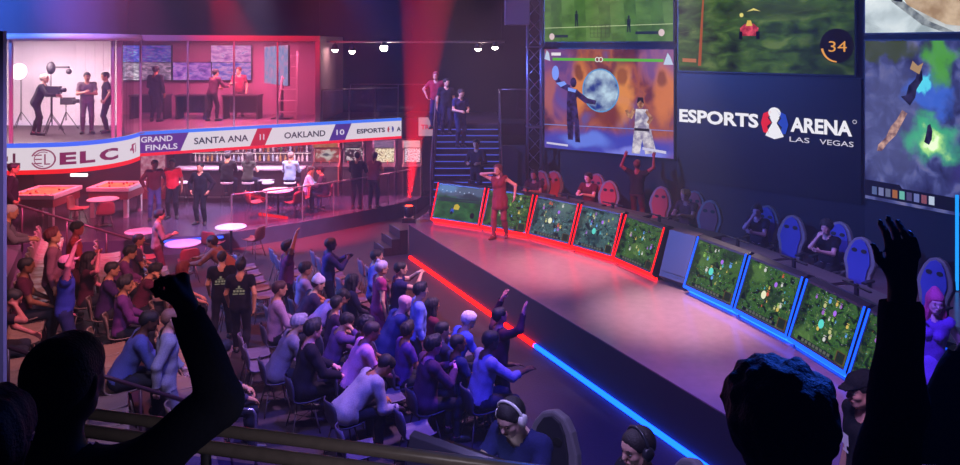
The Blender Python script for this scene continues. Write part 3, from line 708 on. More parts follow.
# control room desks
for i, (x0, x1, lb) in enumerate(((129, 165, 'dark control desk under the grey wall screen'), (175, 205, 'control desk under the lilac wall screen'), (222, 258, 'control desk behind the two standing people'))):
    pa, pb = atY(x0, 100, 25.8), atY(x1, 100, 25.8); cxm = (pa.x+pb.x)/2; wd = pb.x-pa.x
    t = thing('control_desk', lb, 'desk', (cxm, 26.1, GZ))
    MB().box((0, 0, .76), (wd, .7, .05)).build('desktop', mat('#3a1c2a', .5), t)
    for sx in (-1, 1): MB().box((sx*(wd/2-.04), 0, .37), (.05, .6, .735)).build('side_panel', mat('#2a1420', .5), t)
    MB().box((0, .28, .45), (wd-.1, .03, .55)).build('front_panel', mat('#34182a', .5), t)
# stairs-like rack at the right of the control room
t = thing('shelf_rack', 'tall pale leaning rack beside the angled control room screen', 'rack', (-6.2, 25.6, GZ))
for sx in (-.3, .3): MB().bar((sx, 0, 0), (sx*.6+.12, .25, 2.2), .06, .05).build('upright', mat('#a8788a', .6), t)
for k in range(6): MB().box((.02*k, .05+.04*k, .25+.36*k), (.56-.04*k, .2, .03)).build('shelf', mat('#a8788a', .6), t)

# ================================================================== gallery railing, lamps, landing and stairs
rail = mat('#8a7a84', .35, .7); gl = glass('#ead8e8', .07)
def railing(label, pts, h, posts=True, name='glass_railing', gz0=.08, rr=.022):
    pts = [Vector(p) for p in pts]; t = thing(name, label, 'railing', tuple(pts[0])); o = -pts[0]
    def loc(ob): ob.location = tuple(o); return ob
    loc(MB().tube([p+Vector((0, 0, h)) for p in pts], rr, 8).build('handrail', rail, t))
    for a, b in zip(pts, pts[1:]):
        d = Vector((b.x-a.x, b.y-a.y, 0)).normalized(); n = Vector((-d.y, d.x, 0))*.005; a2, b2 = a+d*.04, b-d*.04
        lo, hi = Vector((0, 0, gz0)), Vector((0, 0, h-.04)); mb = MB()
        mb.add([a2-n+lo, b2-n+lo, b2-n+hi, a2-n+hi, a2+n+lo, b2+n+lo, b2+n+hi, a2+n+hi], [(0, 1, 2, 3), (7, 6, 5, 4), (0, 4, 5, 1), (1, 5, 6, 2), (2, 6, 7, 3), (3, 7, 4, 0)])
        loc(mb.build('glass_panel', gl, t))
    if posts:
        for p in pts: loc(MB().bar(p, p+Vector((0, 0, h)), .035, .035).build('post', rail, t))
    return t
railing('glass railing with a steel handrail along the gallery edge above the score banner', [g(s, GZ, -.1) for s in (5.3, 6.2, 7.1, GL-.05)], 1.0)
railing('dark railing at the back of the gallery landing', [(-4.6, 28.4, GZ), (-2.9, 28.4, GZ), (-1.4, 28.4, GZ)], 1.0)
# stairs
NS, RUN, Y0 = 14, .235, 24.6
stair = thing('staircase', 'dark staircase with blue lit treads coming down from the gallery', 'stairs', (-.4, 22.9, ST))
so = Vector((.4, -22.9, -ST)); SX0, SX1 = -1.3, .56
rise = (GZ-ST)/NS
for k in range(1, NS):
    z = GZ-rise*k; y = Y0-RUN*(k-1)
    MB().box(((SX0+SX1)/2, y-RUN/2, z-.03), (SX1-SX0, RUN+.02, .06)).build('tread', mat('#15121f', .5), stair).location = so
    MB().box(((SX0+SX1)/2, y-.005, z-rise/2-.03+rise), (SX1-SX0, .02, rise-.06)).build('riser', mat('#0d0b14', .6), stair).location = so
    MB().box(((SX0+SX1)/2, y-RUN-.012, z-.012), (SX1-SX0-.02, .012, .022)).build('tread_light', emit('#5a6cff', .75), stair).location = so
for x in (SX0-.04, SX1+.04):
    mb = MB(); mb.add([(x+i*.03, y, z) for i in (-1, 1) for y, z in ((Y0, GZ-.45), (Y0, GZ+.03), (Y0-RUN*(NS-1), ST+.25), (Y0-RUN*(NS-1), ST))], [(0, 1, 2, 3), (7, 6, 5, 4), (0, 4, 5, 1), (1, 5, 6, 2), (2, 6, 7, 3), (3, 7, 4, 0)])
    mb.build('stringer', mat('#2a1622', .5), stair).location = so
for x, lb in ((SX0-.04, 'sloping glass railing on the left side of the staircase'), (SX1+.04, 'sloping glass railing on the right side of the staircase')):
    railing(lb, [(x, Y0+.9, GZ), (x, Y0, GZ), (x, Y0-RUN*4.5, GZ-rise*4.5), (x, Y0-RUN*9, GZ-rise*9), (x, Y0-RUN*12.6, GZ-rise*12.6)], .98, True, 'stair_railing', .12)
railing('glass railing across the landing beside the stair head', [(SX1+.1, Y0+.95, GZ), (1.6, Y0+.95, GZ)], .98)
struct('floor_landing', MB().box((1.15, Y0+.75, GZ-.2), (1.1, 1.4, .36)), dark)
struct('partition_stairs', MB().box((.95, 22.75, (ST+2.65)/2), (.68, .12, 2.65-ST)), mat('#4a404c', .7), 'low dark partition between stairs and truss')
# lamp bar
t = thing('lamp_bar', 'long thin pipe above the gallery that carries the bright lamps', 'pipe', (-2.2, 25.9, 5.6))
MB().tube([(-3.2, 0, 0), (3.0, 0, 0)], .035, 8).build('pipe', mat('#d8c8cc', .3, .5), t)
for x in (-3.0, 0, 2.9): MB().tube([(x, 0, 0), (x, 0, 2.4)], .012, 6).build('hanger', mat('#3a3238', .4, .5), t)
LAMPS = [(335, 48), (352, 49.5), (384, 46.5), (478, 47), (495, 45.5)]
ln = ['leftmost', 'second from the left', 'third and brightest', 'fourth', 'last and rightmost']
for (px, py), n_ in zip(LAMPS, ln):
    p = atY(px, py+1, 25.85); t = thing('stage_lamp', 'bright white lamp hanging from the thin pipe, %s of the five' % n_, 'lamp', tuple(p), 0, 'lamps on the gallery pipe')
    MB().lathe([(.05, .16), (.085, .12), (.11, -.02), (.10, -.02)], (0, 0, 0), 14).build('housing', mat('#2a2426', .4, .5), t)
    MB().ball((0, 0, -.01), .10 if px != 384 else .12, 12, 8).build('bulb', emit('#fff2dc', 45), t)
    MB().tube([(0, 0, .15), (0, .03, 5.6-p.z)], .012, 6).build('hook', mat('#2a2426', .4, .5), t)
# truss and hung loudspeaker
tr = thing('truss', 'tall aluminium lattice truss standing between the stairs and the screens', 'truss', (1.53, 22.55, ST))
al = mat('#9a93a8', .35, .8); hh = 7.1
cs4 = [(-.19, -.19), (.19, -.19), (.19, .19), (-.19, .19)]
for x, y in cs4: MB().tube([(x, y, 0), (x, y, hh)], .028, 8).build('chord', al, tr)
for i in range(4):
    (x0, y0), (x1, y1) = cs4[i], cs4[(i+1) % 4]; mb = MB(); n = 17
    for k in range(n):
        a, b = ((x0, y0), (x1, y1)) if k % 2 == 0 else ((x1, y1), (x0, y0))
        mb.tube([(a[0], a[1], hh*k/n), (b[0], b[1], hh*(k+1)/n)], .014, 6)
    mb.build('lattice', al, tr)
for z in (.15, 2.35, 4.6): MB().box((0, 0, z), (.46, .46, .05)).build('collar', al, tr)
MB().box((0, 0, .02), (.42, .42, .04)).build('base_plate', al, tr)
p = atY(517, 12, 22.0); t = thing('loudspeaker', 'pale grey hanging loudspeaker at the top beside the truss', 'speaker', (p.x, 22.0, 6.05))
MB().box((.0, 0, .75), (.68, .5, 1.5)).build('cabinet', mat('#8a8290', .6), t, .02); MB().box((.12, -.26, 1.1), (.2, .02, .35)).build('grille', mat('#35303a', .6), t)
MB().tube([(0, 0, 1.5), (0, 0, 2.0)], .015, 6).build('hanger', al, t)
# red uplight
p = at(409, 222, ST); t = thing('moving_light', 'stage uplight throwing a red beam at the far left corner of the stage', 'spotlight', (p.x, p.y, ST))
UPL = Vector((p.x, p.y, ST+.5))
MB().box((0, 0, .06), (.34, .3, .12)).build('base', mat('#1a1418', .4), t, .01)
for s in (-1, 1): MB().box((s*.15, 0, .25), (.04, .1, .32)).build('yoke_arm', mat('#1a1418', .4), t)
MB().lathe([(.08, .14), (.12, .2), (.125, .36), (.11, .42)], (0, 0, 0), 16).build('head', mat('#1a1418', .4), t)
MB().lathe([(0, .425), (.1, .425), (.1, .43), (0, .43)], (0, 0, 0), 16).build('lens', emit('#ff3020', 10), t)
# ================================================================== big screens
def flat(i, px0, px1):
    "frame on flat i of the screen wall between two picture columns"
    a, b = WP[i], WP[i+1]; d = (b-a).normalized(); n = Vector((d.y, -d.x))
    def s_(px): k = (px-CX)/F; return (k*a.y-a.x)/(d.x-k*d.y)
    s0, s1 = s_(px0), s_(px1)
    return a, d, n, s0, s1
def panel(name, label, i, px0, px1, z0, z1, pm, cat='screen', border=.035, s1=None):
    a, d, n, s0, s_1 = flat(i, px0, px1); s1 = s_1 if s1 is None else s1
    base = Vector((*(a+d*((s0+s1)/2)), z0)); t = thing(name, label, cat, tuple(base))
    def f(u, v, o=.105): q = a+d*(s0+(s1-s0)*u)+n*o; return Vector((q.x, q.y, z0+(z1-z0)*v))-base
    mb = MB(); P = [(u, v) for u, v in ((0, 0), (1, 0), (1, 1), (0, 1))]
    fr = [f(u, v, .1) for u, v in P]; bk = [f(u, v, .0) for u, v in P]
    mb.add(fr+bk, [(0, 1, 2, 3), (0, 4, 5, 1), (1, 5, 6, 2), (2, 6, 7, 3), (3, 7, 4, 0)]); mb.build('casing', mat('#0b0b14', .4), t)
    e = border/(s1-s0); q = border/(z1-z0)
    g2 = lambda u, v, o=.105: f(e+(1-2*e)*u, q+(1-2*q)*v, o)
    if pm is not None:
        mb = MB(); mb.quad(g2(0, 0), g2(1, 0), g2(1, 1), g2(0, 1)); mb.build('display', pm, t)
    return t, g2
def layer(t, g2, nm, polys, col, s=1., o=.112):
    m = emit_tex(col[0], col[1], col[2] if len(col) > 2 else 4., s) if isinstance(col, tuple) else emit(col, s)
    for grp in ([[p] for p in polys] if len(polys) <= 4 else [polys]):
        mb = MB()
        for pl in grp: put_poly(mb, pl, lambda u, v: g2(u, v, o))
        mb.build(nm, m, t)
# football match
t, q = panel('video_screen', 'big screen showing a football match, above the fighting picture', 0, 545.5, 676, 5.56, 7.5, picture([(.35, '#3a5a22'), (.5, '#4c7030'), (.65, '#557a38')], 6, [(.5, 1.0, .6, .5, '#6a9040', .5)], 2, 1.25))
layer(t, q, 'turf_bands', [[(x, 0), (x+.09, 0), (x+.06+.05*(.5-x), 1), (x-.03+.05*(.5-x), 1)] for x in (.06, .26, .46, .66, .86)], ('#3c6026', '#507a32', 3.))
layer(t, q, 'pitch_line', [[(0, .20), (1, .235), (1, .243), (0, .208)]], '#c8d8a0', 1, .116)
layer(t, q, 'goal_net', [[(.38+.03*k, .06), (.383+.03*k, .06), (.383+.03*k, .24), (.38+.03*k, .24)] for k in range(6)]+[[(.38, z), (.533, z), (.533, z+.006), (.38, z+.006)] for z in (.06, .12, .18, .235)], '#2a3a20', 1, .117)
for x, z in ((.27, .22), (.68, .13), (.10, .62), (.34, .62), (.72, .7)):
    layer(t, q, 'player', [[(x-.012, z+.1), (x+.012, z+.1), (x+.014, z+.19), (x-.014, z+.19)], [(x-.012, z), (x-.004, z), (x, z+.1), (x-.012, z+.1)], [(x+.006, z), (x+.014, z), (x+.012, z+.1), (x, z+.1)], ell(x, z+.215, .008, .025, 10)], '#1c2a30', 1, .118)
layer(t, q, 'score_bar', [[(.08, .06), (.2, .06), (.2, .10), (.08, .10)], [(.73, .10), (.9, .10), (.9, .14), (.73, .14)]], '#20303c', 1, .118)
layer(t, q, 'team_badge', [ell(.065, .075, .022, .05, 14), ell(.92, .12, .022, .05, 14)], '#e0c8c8', 1, .119)
# fighting picture (plain generic stand-in)
t, q = panel('video_screen', 'big screen showing two fighters in front of a globe and orange cliffs', 0, 545.5, 676.5, 2.56, 5.42,
    picture([(.3, '#2c1834'), (.44, '#6a3038'), (.52, '#9a5038'), (.6, '#7a3c48'), (.72, '#5a4a88')], 3.5, [(.12, .7, .2, .6, '#5a4494', .6), (.92, .9, .25, .3, '#7a5898', .6), (.28, .62, .085, .36, '#d07a38', .9), (.27, .78, .05, .09, '#5a2420', .8), (.62, .58, .09, .36, '#d88840', .85), (.62, .74, .045, .1, '#6a2c20', .7),
     (.93, .6, .10, .36, '#c87038', .85), (.92, .74, .05, .1, '#58201c', .7), (.04, .55, .06, .3, '#b06040', .6), (.5, .36, .16, .16, '#6a2820', .8), (.5, .06, .9, .2, '#3440a8', .95), (.35, .1, .25, .1, '#6a8ae8', .6), (.75, .02, .3, .07, '#8a90e8', .6)], 5, 1.2, stretch=(1.6, .9), warp=.16))
layer(t, q, 'globe', [ell(.46, .60, .135, .2, 30)], ('#0c3488', '#c8e4f4', 2.2), .95, .112)
layer(t, q, 'globe_rim', [ell(.46, .60, .145, .213, 30)], '#5aa8e8', .8, .110)
layer(t, q, 'health_bar', [[(.07, .885), (.42, .885), (.42, .912), (.07, .912)], [(.48, .885), (.93, .885), (.93, .912), (.48, .912)]], '#5ab838', 1, .118)
mb = MB()
for cx_ in (.436, .464): ring(mb, cx_, .90, .018, .025, .007, lambda u, v: q(u, v, .12), 0, 14)
mb.build('infinity_mark', emit('#f0f0e8', 1), t)
layer(t, q, 'name_plate', [[(.06, .935), (.14, .935), (.14, .965), (.06, .965)]], '#f0e8f0', 1, .118)
layer(t, q, 'corner_badge', [[(.0, .9), (.05, .88), (.04, .96), (.02, .99)], [(.93, .86), (1, .86), (.98, .93), (.96, .97)]], '#c8dcf4', .9, .118)
layer(t, q, 'arena_line', [[(0, .232), (1, .252), (1, .258), (0, .24)]], '#7a98f0', .8, .110)
layer(t, q, 'dark_fighter', [[(.19, .28), (.29, .28), (.27, .5), (.28, .6), (.20, .62), (.19, .5)], [(.20, .58), (.13, .62), (.07, .72), (.10, .74), (.15, .67), (.22, .64)], [(.27, .60), (.36, .52), (.43, .50), (.42, .46), (.34, .47), (.26, .54)], [(.2, .1), (.24, .1), (.25, .3), (.19, .3)], [(.26, .08), (.30, .08), (.29, .3), (.25, .3)], ell(.245, .67, .026, .05, 12)], ('#120a28', '#3a2c70', 8.), 1, .120)
layer(t, q, 'blue_glow', [ell(.095, .76, .03, .075, 12), [(.2, .62), (.27, .60), (.26, .57), (.2, .585)], [(.1, .66), (.14, .62), (.19, .65), (.17, .68)]], '#7fa0ff', 1, .122)
layer(t, q, 'pale_fighter', [[(.70, .02), (.76, .02), (.79, .25), (.72, .27)], [(.80, .02), (.88, .04), (.84, .26), (.76, .26)], [(.72, .24), (.83, .24), (.82, .44), (.73, .44)]], ('#8a80a0', '#e8e0e4', 7.), .95, .120)
layer(t, q, 'bare_arm', [[(.73, .42), (.70, .34), (.67, .36), (.65, .42), (.67, .43), (.69, .39), (.71, .45)], [(.81, .44), (.86, .36), (.83, .30), (.81, .32), (.83, .36), (.80, .41)], ell(.765, .49, .024, .045, 12)], ('#804830', '#d09a70', 10.), .95, .121)
layer(t, q, 'dark_hair', [[(.74, .49), (.745, .55), (.785, .55), (.79, .49), (.765, .52)], [(.72, .235), (.83, .235), (.83, .26), (.72, .26)]], '#22181c', 1, .122)
layer(t, q, 'gauge_bar', [[(.02, .04), (.2, .03), (.2, .05), (.02, .06)], [(.78, .06), (.95, .04), (.95, .065), (.78, .085)]], '#d8d4f0', .9, .123)
# car football field
t, q = panel('video_screen', 'big screen with a small red car on a dark grass field and the number 34', 1, 679.5, 858, 4.82, 7.5,
    picture([(.3, '#141c08'), (.46, '#2c4218'), (.56, '#3c5820'), (.68, '#5a7034')], 8, [(.25, .95, .5, .35, '#4a6a28', .6), (.55, .55, .4, .12, '#3a4a1c', .5), (.9, .15, .3, .3, '#0c1408', .6)], 11, 1.15, detail=10., stretch=(1, 1.3)))
layer(t, q, 'stadium_edge', [[(0, .72), (0, .80), (.5, .80), (.5, .77)]], '#2a5ab0', .9)
layer(t, q, 'field_line', [[(.13, .05), (.15, .05), (.17, .72), (.16, .72)]], '#b8561c', .8)
layer(t, q, 'field_line', [[(.2, .70), (1, .50), (1, .505), (.2, .707)], [(.0, .36), (1, .60), (1, .605), (0, .367)]], '#4a5c28', .8)
layer(t, q, 'car_body', [[(.40, .33), (.49, .33), (.50, .40), (.47, .44), (.42, .44), (.39, .40)]], ('#8a1828', '#e85060', 9.), 1, .116)
layer(t, q, 'car_glass', [[(.425, .42), (.465, .42), (.455, .47), (.435, .47)]], '#e8c050', 1, .118)
layer(t, q, 'car_wheel', [[(.385, .30), (.405, .30), (.405, .37), (.385, .37)], [(.485, .30), (.505, .30), (.505, .37), (.485, .37)]], '#0a0a0c', 1, .119)
layer(t, q, 'ball_marker', [ell(.40, .52, .012, .02, 10), [(.43, .55), (.47, .58), (.51, .55), (.47, .56)]], '#e8d870', 1, .118)
layer(t, q, 'dial', [ell(.915, .24, .085, .145, 28)], '#16100a', .8, .116)
mb = MB(); put_text(mb, '34', lambda u, v: q(u, v, .12), .875, .965, .19, .28, 0, .0); ring(mb, .915, .24, .08, .138, .012, lambda u, v: q(u, v, .12), 0, 24, R(190), R(270)); mb.build('dial_number', emit('#e8a040', 1), t)
mb = MB(); put_text(mb, 'BALL CAM', lambda u, v: q(u, v, .12), .03, .12, .10, .125, 0) if False else put_poly(mb, [(.03, .085), (.12, .08), (.12, .115), (.03, .12)], lambda u, v: q(u, v, .12)); mb.build('caption_bar', emit('#c87848', .8), t)
# pale street picture
t, q = panel('video_screen', 'big pale screen with a tan path at the top right corner', 2, 867, 1010, 5.72, 7.6,
    picture([(.3, '#9aa8ac'), (.5, '#c8d4d8'), (.7, '#e4ecec')], 4, [(.75, .5, .45, .5, '#c0a080', .75), (1.0, .2, .5, .4, '#b89880', .6)], 21, 1.1))
layer(t, q, 'tan_path', [[(.22, .62), (.34, .30), (.62, .08), (1, .0), (1, .42), (.7, .52), (.5, .68)]], ('#a88868', '#dcc0a0', 3.), .95)
layer(t, q, 'grey_kerb', [[(.13, .62), (.22, .35), (.45, .08), (.6, 0), (.68, 0), (.5, .12), (.28, .38), (.20, .62)]], ('#6a7278', '#b0b8bc', 6.), .9, .114)
layer(t, q, 'dark_figure', [[(.19, .50), (.21, .50), (.25, .38), (.235, .36)], [(.235, .36), (.30, .34), (.31, .39), (.25, .39)], [(.18, .5), (.22, .5), (.215, .62), (.18, .62)]], '#14161a', 1, .118)
# map picture
t, q = panel('video_screen', 'big dark blue screen with a glowing green patch and icons at the right edge', 2, 867, 1010, 2.22, 5.62,
    picture([(.3, '#23234a'), (.48, '#34386a'), (.58, '#4c5288'), (.7, '#6a6890')], 9, [(.2, .5, .4, .5, '#565a86', .5), (.52, .42, .26, .17, '#3fa878', .85), (.50, .68, .2, .16, '#3a62c8', .8), (.15, .96, .4, .10, '#3c4424', .9), (.56, .9, .14, .18, '#4c9830', .85), (.52, .40, .14, .09, '#b8e888', .8), (.52, .40, .07, .05, '#f0ffd8', .8), (.47, .74, .07, .06, '#58d8e8', .8), (.95, .3, .4, .4, '#3a2c78', .5)], 31, 1.25, warp=.28))
layer(t, q, 'tan_streak', [[(.10, .31), (.14, .315), (.19, .37), (.25, .42), (.30, .50), (.34, .56), (.30, .58), (.26, .52), (.21, .47), (.17, .40), (.11, .35)]], ('#6a4a58', '#e0b0a0', 7.), .9)
layer(t, q, 'dark_shape', [[(.29, .66), (.33, .67), (.35, .73), (.40, .77), (.42, .83), (.45, .82), (.455, .77), (.41, .71), (.40, .66), (.36, .61), (.33, .63)], [(.465, .40), (.50, .385), (.52, .42), (.525, .47), (.51, .51), (.49, .50), (.48, .45)]], ('#14122c', '#3a3460', 6.), .9, .114)
layer(t, q, 'gold_shape', [[(.36, .83), (.43, .80), (.46, .87), (.42, .85), (.38, .88)]], '#b8946c', .9, .116)
layer(t, q, 'control_bar', [[(0, .02), (1, .02), (1, .10), (.3, .10), (.28, .12), (0, .12)]], '#14142c', .9, .115)
for k in range(9): layer(t, q, 'icon', [[(.06+.055*k, .035), (.10+.055*k, .035), (.10+.055*k, .085), (.06+.055*k, .085)]], ['#5a6a9a', '#7a80b0', '#6a7090', '#a8683a', '#70c0b0', '#504a78', '#707ab8', '#8a5060', '#c0d0e8'][k], .9, .118)
# logo panel
t, q = panel('logo_sign', 'dark navy sign with the white words ESPORTS ARENA LAS VEGAS and a round emblem', 1, 679, 863, 2.1, 4.78, None, 'sign')
def logo(a, b, c, d_): return None
a_, d_, n_, s0_, s1_ = flat(1, 679, 863)
bz = Vector((*(a_+d_*((s0_+s1_)/2)), 2.1))
def sl_(px): k = (px-CX)/F; return (k*a_.y-a_.x)/(d_.x-k*d_.y)
def lg(s, z, o=.125): v = a_+d_*s+n_*o; return Vector((v.x, v.y, z))-bz
def zat(px, py): s = sl_(px); return HC-(py-HZ)*(a_+d_*s).y/F
zb, zt = zat(682, 121.5), zat(682, 108.5)
mb = MB(); put_text(mb, 'ESPORTS', lg, sl_(682), sl_(761), zb, zt, 0, .036); put_text(mb, 'ARENA', lg, sl_(793), sl_(854.5), zb-.02, zt-.02, 0, .036)
mb.build('lettering', emit('#f4f2f8', 1.0), t)
mb = MB(); put_text(mb, 'LAS', lg, sl_(792), sl_(812), zb-.245, zb-.13, 0, .005); put_text(mb, 'VEGAS', lg, sl_(822), sl_(856), zb-.245, zb-.13, 0, .005)
ring(mb, sl_(857), zt-.03, .045, .045, .012, lg, 0, 14); mb.build('small_lettering', emit('#d8d4e4', .9), t)
emblem(lg, sl_(777), (zb+zt)/2-.03, .36, t, emit('#f4f2f8', 1), emit('#e02434', 1), emit('#2848b8', 1))
a, d, n, s0, s1 = flat(2, 864.5, 866)
t = led('led_strip', Vector((*(WP[3]+Vector((-.1, -.05))), 2.9)), Vector((*(WP[3]+Vector((-.1, -.05))), .9)), '#20b8ff', 2.0, .03)
v0 = atY(957, 195, 15.1); v1 = atY(957, 290, 15.1); t.data = MB().tube([v0, v1], .03, 6).mesh('led_strip', emit('#1f9cff', 1.2)); tag(t, 'upright cyan light strip at the right edge behind the players', 'light strip')
# ================================================================== player desks
DB = [(-1.24, 20.96), (.065, 20.1), (1.2, 19.18), (2.13, 18.1), (2.93, 17.06), (3.5, 15.76)]
DBL = [(3.93, 15.1), (4.45, 13.75), (4.87, 12.4), (5.15, 11.0), (5.38, 9.6), (5.52, 8.2)]
moba = [(.32, '#0a120a'), (.42, '#1c3414'), (.5, '#44702a'), (.58, '#274a22'), (.68, '#6a8c44')]
mobab = [(.32, '#0e181c'), (.42, '#23393c'), (.5, '#4c706c'), (.58, '#2c4a50'), (.68, '#7aa09a')]
kart = [(.3, '#163a1c'), (.5, '#255c2c'), (.7, '#3a7a3c')]
def player_desk(a, b, col, kind, seed, label, hot):
    a, b = Vector(a), Vector(b); L_ = (b-a).length; an = math.atan2(b.y-a.y, b.x-a.x)
    t = thing('player_desk', label, 'desk', (*((a+b)/2), ST), an); wd = L_-.07
    # local: x along, y away from the audience
    prof = [(.05, 0), (-.12, .13), (.20, 1.02), (.30, 1.06), (.42, 1.02), (.36, .1), (.30, 0)]
    mb = MB(); n = len(prof); vs = [(x, y, z) for x in (-wd/2, wd/2) for y, z in prof]
    mb.add(vs, [tuple(range(n)), tuple(range(n, 2*n))[::-1]]+[(i, n+i, n+(i+1) % n, (i+1) % n) for i in range(n)]); mb.build('cabinet', mat('#1b1520', .4), t, .006)
    p0, p1 = Vector((0, -.12, .13)), Vector((0, .20, 1.02)); dv = p1-p0; nn = Vector((0, -dv.z, dv.y)).normalized()
    def f(u, v, o=.006): return Vector((-wd/2+.055+(wd-.11)*u, 0, 0))+p0+dv*(.06+.90*v)+nn*o
    r_ = random.Random(seed)
    mb = MB(); mb.quad(f(0, 0), f(1, 0), f(1, 1), f(0, 1))
    if kind == 'kart': pm = picture(kart, 5, [(.5, .9, .9, .35, '#5a6a8c', .9), (.2, .95, .3, .2, '#6a98d0', .8), (.75, .72, .4, .1, '#22303a', .8)], seed, .85)
    else: pm = picture(moba if kind == 'green' else mobab, 9, [(r_.random(), r_.random(), .25, .2, ('#4a7028', '#1c3018', '#5a8038')[q] if kind == 'green' else ('#5a7478', '#1c3038', '#6a8a80')[q], .7) for q in range(3)]+[(.02, .5, .16, .6, '#0c1610', .7)], seed, .9, voro=(26, .13))
    mb.build('display', pm, t)
    def lay(nm, polys, c, s=1, o=.009):
        for grp in ([[p] for p in polys] if len(polys) <= 2 else [polys]):
            mb = MB(); [put_poly(mb, p, lambda u, v: f(u, v, o)) for p in grp]; mb.build(nm, emit(c, s), t)
    if kind == 'kart':
        lay('toy_car', [[(.42, .30), (.54, .30), (.56, .40), (.50, .47), (.44, .44)]], '#c8b030'); lay('toy_car', [[(.36, .2), (.44, .2), (.44, .30), (.38, .32)]], '#2850c0')
        lay('track_edge', [[(0, .50), (1, .56), (1, .60), (0, .55)], [(.05, .56), (.95, .62), (.95, .66), (.05, .62)]], '#28333c'); lay('wheel', [ell(.86, .18, .05, .09, 14), ell(.40, .19, .03, .05, 12)], '#0c0c10', 1, .011)
        lay('lamp_dot', [ell(.1+.1*k, .85-.02*(k % 3), .012, .02, 8) for k in range(8)], '#b8c8e8')
    else:
        pal = ['#d8d890', '#e8e8e0', '#9ad05a', '#e06040', '#5ac0d8', '#b070d8', '#f0d060', '#70b0ff']
        for c in r_.sample(pal, 6):
            P = []
            for k in range(3):
                x, y, rr = r_.uniform(.2, .9), r_.uniform(.22, .92), r_.uniform(.010, .028); P.append(ell(x, y, rr, rr*1.5, 9)); P.append([(x-rr, y+rr*2), (x+rr, y+rr*2), (x+rr, y+rr*2.5), (x-rr, y+rr*2.5)])
            lay('unit', P, c, .8, .010)
        if hot: lay('spark', [ell(.45, .45, .05, .08, 12)], '#f0f0c8' if seed % 2 else '#60e0d0', 1, .012); lay('spark', [ell(.62, .72, .03, .05, 10)], '#b070f0', 1, .012)
        lay('control_bar', [[(.12, .01), (.80, .01), (.80, .08), (.12, .08)]], '#101418', .9, .011); lay('icon', [[(.2+.07*k, .02), (.25+.07*k, .02), (.25+.07*k, .07), (.2+.07*k, .07)] for k in range(8)], '#6a7060', .8, .013)
        lay('mini_map', [[(.83, .01), (.99, .01), (.99, .2), (.83, .2)]], '#6a4a28', .8, .011); lay('mini_map_field', [[(.845, .02), (.975, .02), (.975, .19), (.845, .19)]], '#24301c', .8, .013)
    for s in (-1, 1):
        x = s*(wd/2-.012); mb = MB(); mb.bar((x, -.13, .13), (x, .19, 1.03), .024, .02, 0, (1, 0, 0)); mb.bar((x, -.13, .13), (x, .02, .01), .024, .02, 0, (1, 0, 0)); mb.build('light_strip', emit(col, 2.2), t)
    mb = MB(); mb.bar((-wd/2, -.128, .125), (wd/2, -.128, .125), .03, .05); mb.build('light_strip', emit(col, 2.6), t)
    MB().bar((-wd/2, .005, .03), (wd/2, .005, .03), .02, .05).build('base_light', emit(col, 7), t)
    MB().box((0, .78, .86), (wd, .76, .05)).build('worktop', mat('#3c3440', .5), t)
    for s in (-1, 1): MB().box((s*(wd/2-.03), 1.08, .42), (.04, .06, .84)).build('leg', mat('#1b1520', .5), t)
    mb = MB(); mb.box((0, .56, 1.09), (.62, .04, .02)); mb.box((0, .56, 1.0), (.06, .04, .24)); mb.box((0, .56, .895), (.25, .18, .015)); mb.build('monitor_stand', mat('#15121a', .4), t)
    return t, an
red, blue = '#ff120c', '#1450ff'
rl = ['red lit player desk showing a racing game, nearest the staircase', 'red lit player desk behind the dancing woman in costume', 'red lit player desk with a grey blue map, third from the staircase', 'red lit player desk with a grey blue map, fourth from the staircase', 'red lit player desk with a green map, last before the blank console']
bl = ['blue lit player desk beside the blank console', 'second blue lit player desk from the blank console', 'third blue lit player desk, left of the raised dark arm', 'blue lit player desk partly hidden by the raised dark arm', 'blue lit player desk at the right edge behind the raised arm']
DESK = []
for i in range(5): DESK.append(player_desk(DB[i], DB[i+1], red, ['kart', 'green', 'teal', 'teal', 'green'][i], i+3, rl[i], i in (2, 3)))
for i in range(5): DESK.append(player_desk(DBL[i], DBL[i+1], blue, 'green', i+20, bl[i], i < 3))
a, b = Vector(DB[5]), Vector(DBL[0]); t = thing('console', 'blank dark console between the red and the blue desks', 'console', (*((a+b)/2+Vector((.06, .02))), ST), math.atan2(b.y-a.y, b.x-a.x))
w_ = (b-a).length-.1; mb = MB(); prof = [(.05, 0), (-.10, .13), (.20, 1.0), (.42, 1.02), (.36, 0)]; n = len(prof)
mb.add([(x, y, z) for x in (-w_/2, w_/2) for y, z in prof], [tuple(range(n)), tuple(range(n, 2*n))[::-1]]+[(i, n+i, n+(i+1) % n, (i+1) % n) for i in range(n)]); mb.build('cabinet', mat('#4a3444', .45), t, .006)
MB().bar((-w_/2+.05, -.075, .24), (w_/2-.05, -.075, .24), .01, .015).build('groove', mat('#1b1520', .5), t); MB().box((0, .75, .9), (w_, .6, .04)).build('worktop', mat('#3c3440', .5), t); MB().box((0, .9, .44), (w_*.8, .2, .88)).build('pedestal', mat('#1b1520', .5), t)

